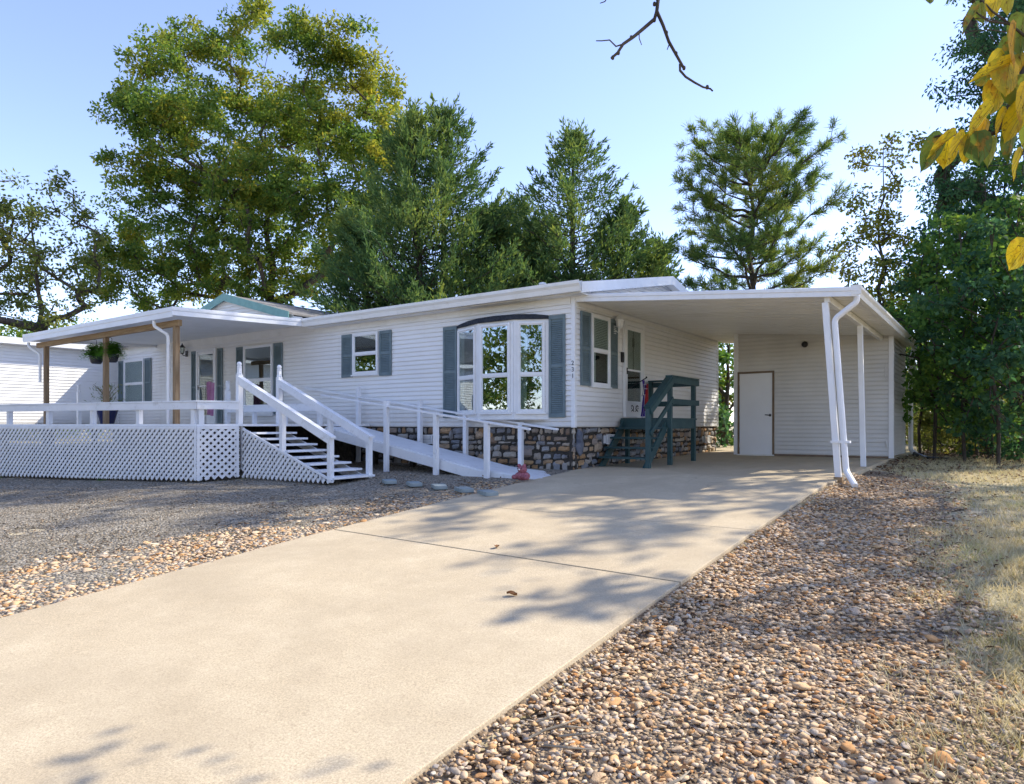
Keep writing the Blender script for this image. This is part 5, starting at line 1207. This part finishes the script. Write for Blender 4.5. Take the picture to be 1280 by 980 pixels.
for i, (px, d, H, r, lab) in enumerate(W_):
    x, y = bx(px, d); auto_tree('woodland_tree', lab, x, y, H, r, 'wood_far', 120 + i, dens=3.4, crad=.55, per=40, L=.26, W=.15, r_base=.14, z0=.08, n=9, gap=.15, group='pale woodland behind the right side', bark='palebark')
L_ = [(150, 42, 8.6, 4.0, 'low dark tree behind the porch left end'), (20, 40, 7.5, 4., 'low dark tree behind the wing roof'), (-40, 42, 9, 4., 'dark tree cut by the left picture edge'), (250, 44, 9, 4.4, 'low tree under the big oak behind the porch roof'), (85, 48, 9.5, 4.2, 'low dark tree behind the sparse oak'), (360, 44, 9, 4., 'low green tree right of the big oak trunk'), (425, 40, 8.0, 3.0, 'low green tree behind the gable roof')]
for i, (px, d, H, r, lab) in enumerate(L_):
    x, y = bx(px, d); auto_tree('background_tree', lab, x, y, H, r, 'oak', 140 + i, dens=4.2, crad=.6, per=40, L=.3, W=.16, r_base=.2, z0=.1, n=7)
# --- trees across the road, seen only as reflections in the windows
src = auto_tree('roadside_tree', 'broad sunlit tree across the road reflected in the windows', -21, -31, 13, 5, 'oak', 160, dens=3.6, crad=.75, per=60, L=.34, W=.19, r_base=.3, z0=.12, n=9, group='trees across the road')
for x, y, s in ((-33, -33, 1.25), (-28, -22, .9), (-12.5, -36, .6), (-7, -40, .75), (-46, -28, 1.3), (14, -40, 1.2), (2, -42, 1.1), (-40, -42, 1.3), (22, -32, 1.2)):
    c = src.copy(); COL.objects.link(c); c.location = (x, y, prof(y)); c.scale = (s, s, s * (.9 + .2 * pr.random())); c.rotation_euler = (0, 0, pr.random() * 6)
    for ch in src.children:
        k = ch.copy(); COL.objects.link(k); k.parent = c
# --- redbud overhead: trunk right of the camera, one leafy bough and one bare twig reach into view
rb = gbase(640, 1); bp_ = cam2w(4.6, 3.0); rbz = prof(bp_[1]) - .05; base = np.array([bp_[0], bp_[1], rbz])
rt = thing('redbud_tree', 'overhanging tree with spotted yellow autumn leaves at the top right', 'tree', tuple(base))
def cw3(l, d, z): a = cam2w(l, d); return np.array([a[0], a[1], z])
m = MB(); T = [base, cw3(4.55, 3.0, .4), cw3(4.4, 3.1, 1.8), cw3(4.0, 3.2, 3.0), cw3(3.2, 3.3, 4.0), cw3(2.4, 3.6, 4.7)]
m.tube(T, [.17, .14, .12, .095, .06, .03], 10); m.tube([T[2], cw3(3.4, 2.7, 2.5), cw3(2.3, 2.6, 2.72), cw3(1.5, 2.75, 2.66), cw3(.95, 2.95, 2.45)], [.07, .05, .036, .024, .014], 8)
m.tube([T[3], cw3(4.2, 2.0, 3.9), cw3(3.4, 1.2, 4.6)], [.06, .045, .02], 8); m.tube([T[2], cw3(3.4, 2.3, 1.62), cw3(2.6, 2.05, 1.42)], [.06, .035, .022], 8); m.tube([T[3], cw3(4.9, 3.9, 4.0), cw3(5.4, 4.9, 4.8)], [.07, .05, .02], 8)
m.build('trunk', M['bark'], rt, smooth=True)
def pth(L, d0, d1=None): 
    d1 = d1 or d0; return [at(x, y, d0 + (d1 - d0) * i / max(1, len(L) - 1)) for i, (x, y) in enumerate(L)]
def twig(mb, L, w, d, n=6):       # w: pixel widths at the two ends
    P = pth(L, d); k = len(P); mb.tube(P, [(w[0] + (w[1] - w[0]) * i / (k - 1)) / 2 / FPX * d for i in range(k)], n)
m = MB(); d = 2.95
m.tube([cw3(.95, 2.95, 2.45), Vector(at(838, -40, d)), Vector(at(822, 0, d))], [.014, .012, .010], 7)
twig(m, [(823, -4), (821, 14), (818, 24), (804, 36), (792, 46), (779, 55), (772, 66), (764, 73)], (5.2, 3.2), d); twig(m, [(821, 14), (829, 32), (836, 52), (845, 68), (854, 84)], (4.4, 3.4), d)
twig(m, [(850, 80), (850, 88), (857, 96), (868, 103), (879, 109), (888, 111), (891, 114)], (3.4, 2.0), d); twig(m, [(779, 55), (770, 58), (762, 50), (752, 51), (745, 51)], (2.2, 1.2), d); twig(m, [(799, 41), (799, 48), (802, 56)], (1.6, 1.0), d)
twig(m, [(837, 54), (834, 62)], (1.8, 1.2), d); twig(m, [(760, -4), (756, 2), (750, 4)], (1.8, 1.0), d)
for px, py in ((833, 41), (845, 67), (789, 47), (773, 66), (766, 72), (818, 25), (818, 5), (884, 109), (855, 85)): m.ball(at(px, py, d), .008, 6, 5, (1, 1, 1.3))
m.build('bare_twig', M['bark'], rt, smooth=True)
m = MB(); d = 2.0
twig(m, [(1330, -60), (1300, 60), (1275, 95), (1262, 135), (1246, 165), (1228, 172), (1206, 168), (1185, 168), (1168, 171)], (9, 2.4), d); m.tube([cw3(2.6, 2.05, 1.42), Vector(at(1330, -60, d))], [.022, .014], 7)
twig(m, [(1300, 60), (1262, 30), (1235, 26), (1210, 8)], (3.5, 1.5), d); twig(m, [(1262, 30), (1240, 14), (1222, -6)], (3, 1.5), d); twig(m, [(1275, 95), (1300, 180), (1310, 300), (1290, 318)], (5, 2.5), d); twig(m, [(1247, 26), (1230, 22), (1213, 24)], (1.6, .8), d); twig(m, [(1258, 40), (1236, 37), (1212, 39)], (1.4, .8), d)
m.build('leafy_bough', M['bark'], rt, smooth=True)
VEINS = MB()
def redbud_leaf(V, F, px, py, L, Wd, ang, d=2.0, tilt=0., yaw=0., cup=.18):
    """heart-shaped blade: attachment at px,py; L, Wd in photo pixels; ang clockwise from straight down"""
    L, Wd = L * .88, Wd * .88; s = d / FPX; o = np.array(at(px, py, d)); RX = np.array([EX[0], EY[0], 0]); 
    right = np.array([EX[0], EY[0], 0.]); fwd = np.array([EX[1], EY[1], 0.]); up = np.array([0, 0, 1.])
    dn = -up * math.cos(ang) - right * math.sin(ang); sd = np.cross(dn, fwd); sd /= np.linalg.norm(sd); nrm = fwd.copy()
    c, s_ = math.cos(yaw), math.sin(yaw); sd2 = sd * c + nrm * s_; nrm2 = nrm * c - sd * s_
    c, s_ = math.cos(tilt), math.sin(tilt); dn2 = dn * c + nrm2 * s_
    out = [(-.06, .0), (-.10, .25), (-.02, .42), (.2, .5), (.45, .46), (.65, .36), (.82, .2), (.92, .07), (1.02, .0)]
    b = len(V)
    for t, w in out:
        for e in (-1, -.5, 0, .5, 1):
            bend = cup * (abs(e) * w) * L * 1.2 - .10 * L * t * t
            tt = max(t, .0) if abs(e) < .3 else (t if abs(e) > .8 else t * .8 + .0)
            V.append(o + (dn2 * tt * L + sd2 * e * w * Wd + nrm2 * bend) * s)
    n = len(out)
    pt = lambda i, k: Vector(V[b + i * 5 + k] - nrm2 * .0006)
    VEINS.tube([pt(i, 2) for i in range(1, n)], .0007, 4)
    for k in (1, 3): VEINS.tube([pt(1, 2), pt(2, k), pt(4, k), pt(5, 4 * (k > 2))], .0004, 3)
    for k in (0, 4): VEINS.tube([pt(3, 2), pt(5, 1 if k == 0 else 3), pt(6, k)], .0004, 3)
    for i in range(n - 1):
        for k in range(4): F.append((b + i * 5 + k, b + i * 5 + k + 1, b + i * 5 + 5 + k + 1, b + i * 5 + 5 + k))
leafs = [(1178, 172, 62, 34, .62, 2.0, 0, .3), (1193, 168, 52, 26, .75, 1.98, .2, 1.0), (1186, 172, 44, 44, .1, 2.04, .2, .1), (1205, 170, 46, 30, .55, 1.97, .1, .9), (1222, 166, 46, 46, -.05, 1.98, .1, -.1), (1240, 132, 56, 26, .55, 1.96, .2, .6), (1262, 78, 50, 50, .12, 1.96, .1, .2), (1275, 70, 54, 56, -.25, 2.0, .1, .0), (1262, 78, 62, 24, .95, 1.95, .3, 1.), (1254, 68, 42, 30, .6, 2.02, .1, .5), (1266, 50, 44, 36, .2, 2.02, .1, .3), (1284, 108, 60, 30, .15, 1.95, .1, .7), (1258, 140, 40, 30, .4, 1.99, .1, .8), (1284, 130, 60, 36, .4, 1.97, .3, .2), (1270, 32, 60, 32, .05, 1.94, .1, .9),
         (1215, 172, 40, 30, .2, 1.99, .2, .4), (1232, 150, 50, 34, .35, 2.01, .1, .3), (1250, 105, 46, 40, .3, 2.0, .1, .2), (1272, 96, 46, 38, .0, 1.98, .2, -.2), (1242, 172, 44, 30, .2, 2.02, .1, .3), (1268, 160, 50, 34, .1, 2.0, .2, .4), (1278, 190, 44, 30, .3, 2.0, .1, .8), (1236, 92, 26, 22, .9, 2.02, .1, .3),
         (1224, 8, 46, 22, .55, 1.98, .1, .8), (1226, 5, 28, 30, -.35, 2., .3, .3), (1246, -4, 30, 34, .2, 2., .2, .4), (1262, -10, 34, 30, .1, 2.02, .1, .3), (1163, -8, 16, 16, .1, 2., 0, .1), (1280, 20, 60, 40, .1, 2.0, .1, .2), (1284, 305, 46, 40, .6, 1.97, .1, .2), (1290, 300, 44, 28, .35, 1.94, .2, .9), (1300, 150, 60, 50, .1, 2.05, .1, .1), (1320, 60, 60, 55, .1, 2.05, .1, .1), (1330, 220, 60, 55, .1, 2., .1, .1)]
V, F = [], []
for a in leafs: redbud_leaf(V, F, *a)
nb_ = len(V); me = bpy.data.meshes.new('leaves'); me.from_pydata([tuple(np.array(p) - base) for p in V] + [tuple(np.array(p) - base) for p in VEINS.v], [], F + [tuple(nb_ + i for i in f) for f in VEINS.f]); me.update()
o = link_mesh('leaves', me, M['redbud'], rt, smooth=True); me.materials.append(M['vein']); me.polygons.foreach_set('material_index', np.array([0] * len(F) + [1] * len(VEINS.f), dtype=np.int32))
g = np.random.default_rng(77); C = np.array([cw3(3.2 + g.normal(0, .9), 3.3 + g.normal(0, .9), 4.6 + g.normal(0, .45)) for _ in range(60)] + [cw3(4.9 + g.normal(0, .8), 3.6 + g.normal(0, 1.), 4.6 + g.normal(0, .6)) for _ in range(70)])
V, F = clump_leaves(C, np.full(len(C), .32), 9, .11, .095, g, .6); link_mesh('crown', np_mesh('crown', V - base, F), M['redbud'], rt)

# ================================================================ LIGHT, SKY, CAMERA
sun_dir = Vector((1.8, 2.45, 2.9)).normalized()
sl = bpy.data.lights.new('sun', 'SUN'); so = bpy.data.objects.new('sun', sl); COL.objects.link(so)
sl.energy = SUN; sl.angle = R(.53); sl.color = (1., .93, .80); so.rotation_euler = sun_dir.to_track_quat('Z', 'Y').to_euler(); so.location = (20, 30, 40)
w = bpy.data.worlds.new('World'); SC.world = w; w.use_nodes = True; nt = w.node_tree; nt.nodes.clear()
sk = nt.nodes.new('ShaderNodeTexSky'); sk.sky_type = 'NISHITA'; sk.sun_disc = False; sk.sun_elevation = math.asin(sun_dir.z); sk.sun_rotation = math.atan2(sun_dir.x, sun_dir.y)
sk.air_density = .8; sk.dust_density = .15; sk.ozone_density = 1.4; sk.altitude = 100
bg = nt.nodes.new('ShaderNodeBackground'); bg.inputs['Strength'].default_value = SKY; wo = nt.nodes.new('ShaderNodeOutputWorld')
tn = nt.nodes.new('ShaderNodeMix'); tn.data_type = 'RGBA'; tn.blend_type = 'MULTIPLY'; tn.inputs[0].default_value = 1; tn.inputs[7].default_value = (1.09, .95, 1.0, 1); nt.links.new(sk.outputs[0], tn.inputs[6]); nt.links.new(tn.outputs[2], bg.inputs[0]); nt.links.new(bg.outputs[0], wo.inputs[0])
cam = bpy.data.cameras.new('camera'); co_ = bpy.data.objects.new('camera', cam); COL.objects.link(co_)
cxy = cam2w(0, 0); co_.location = (cxy[0], cxy[1], 0); co_.rotation_euler = (R(90), 0, math.atan2(-EX[1], EY[1]))
cam.sensor_width = 36; cam.lens = FPX / 1280 * 36; cam.shift_y = 42 / 1280; cam.clip_start = .05; cam.clip_end = 2000
SC.camera = co_
for o in list(COL.objects):
    if o.parent is None: o.location.z += EYE
vs = SC.view_settings; SC.display_settings.display_device = 'sRGB'; vs.view_transform = 'Standard'; vs.look = 'None'; vs.gamma = 1; vs.use_curve_mapping = False; vs.exposure = EXPO
SC.cycles.max_bounces = 8; SC.cycles.transparent_max_bounces = 12; SC.cycles.use_denoising = True
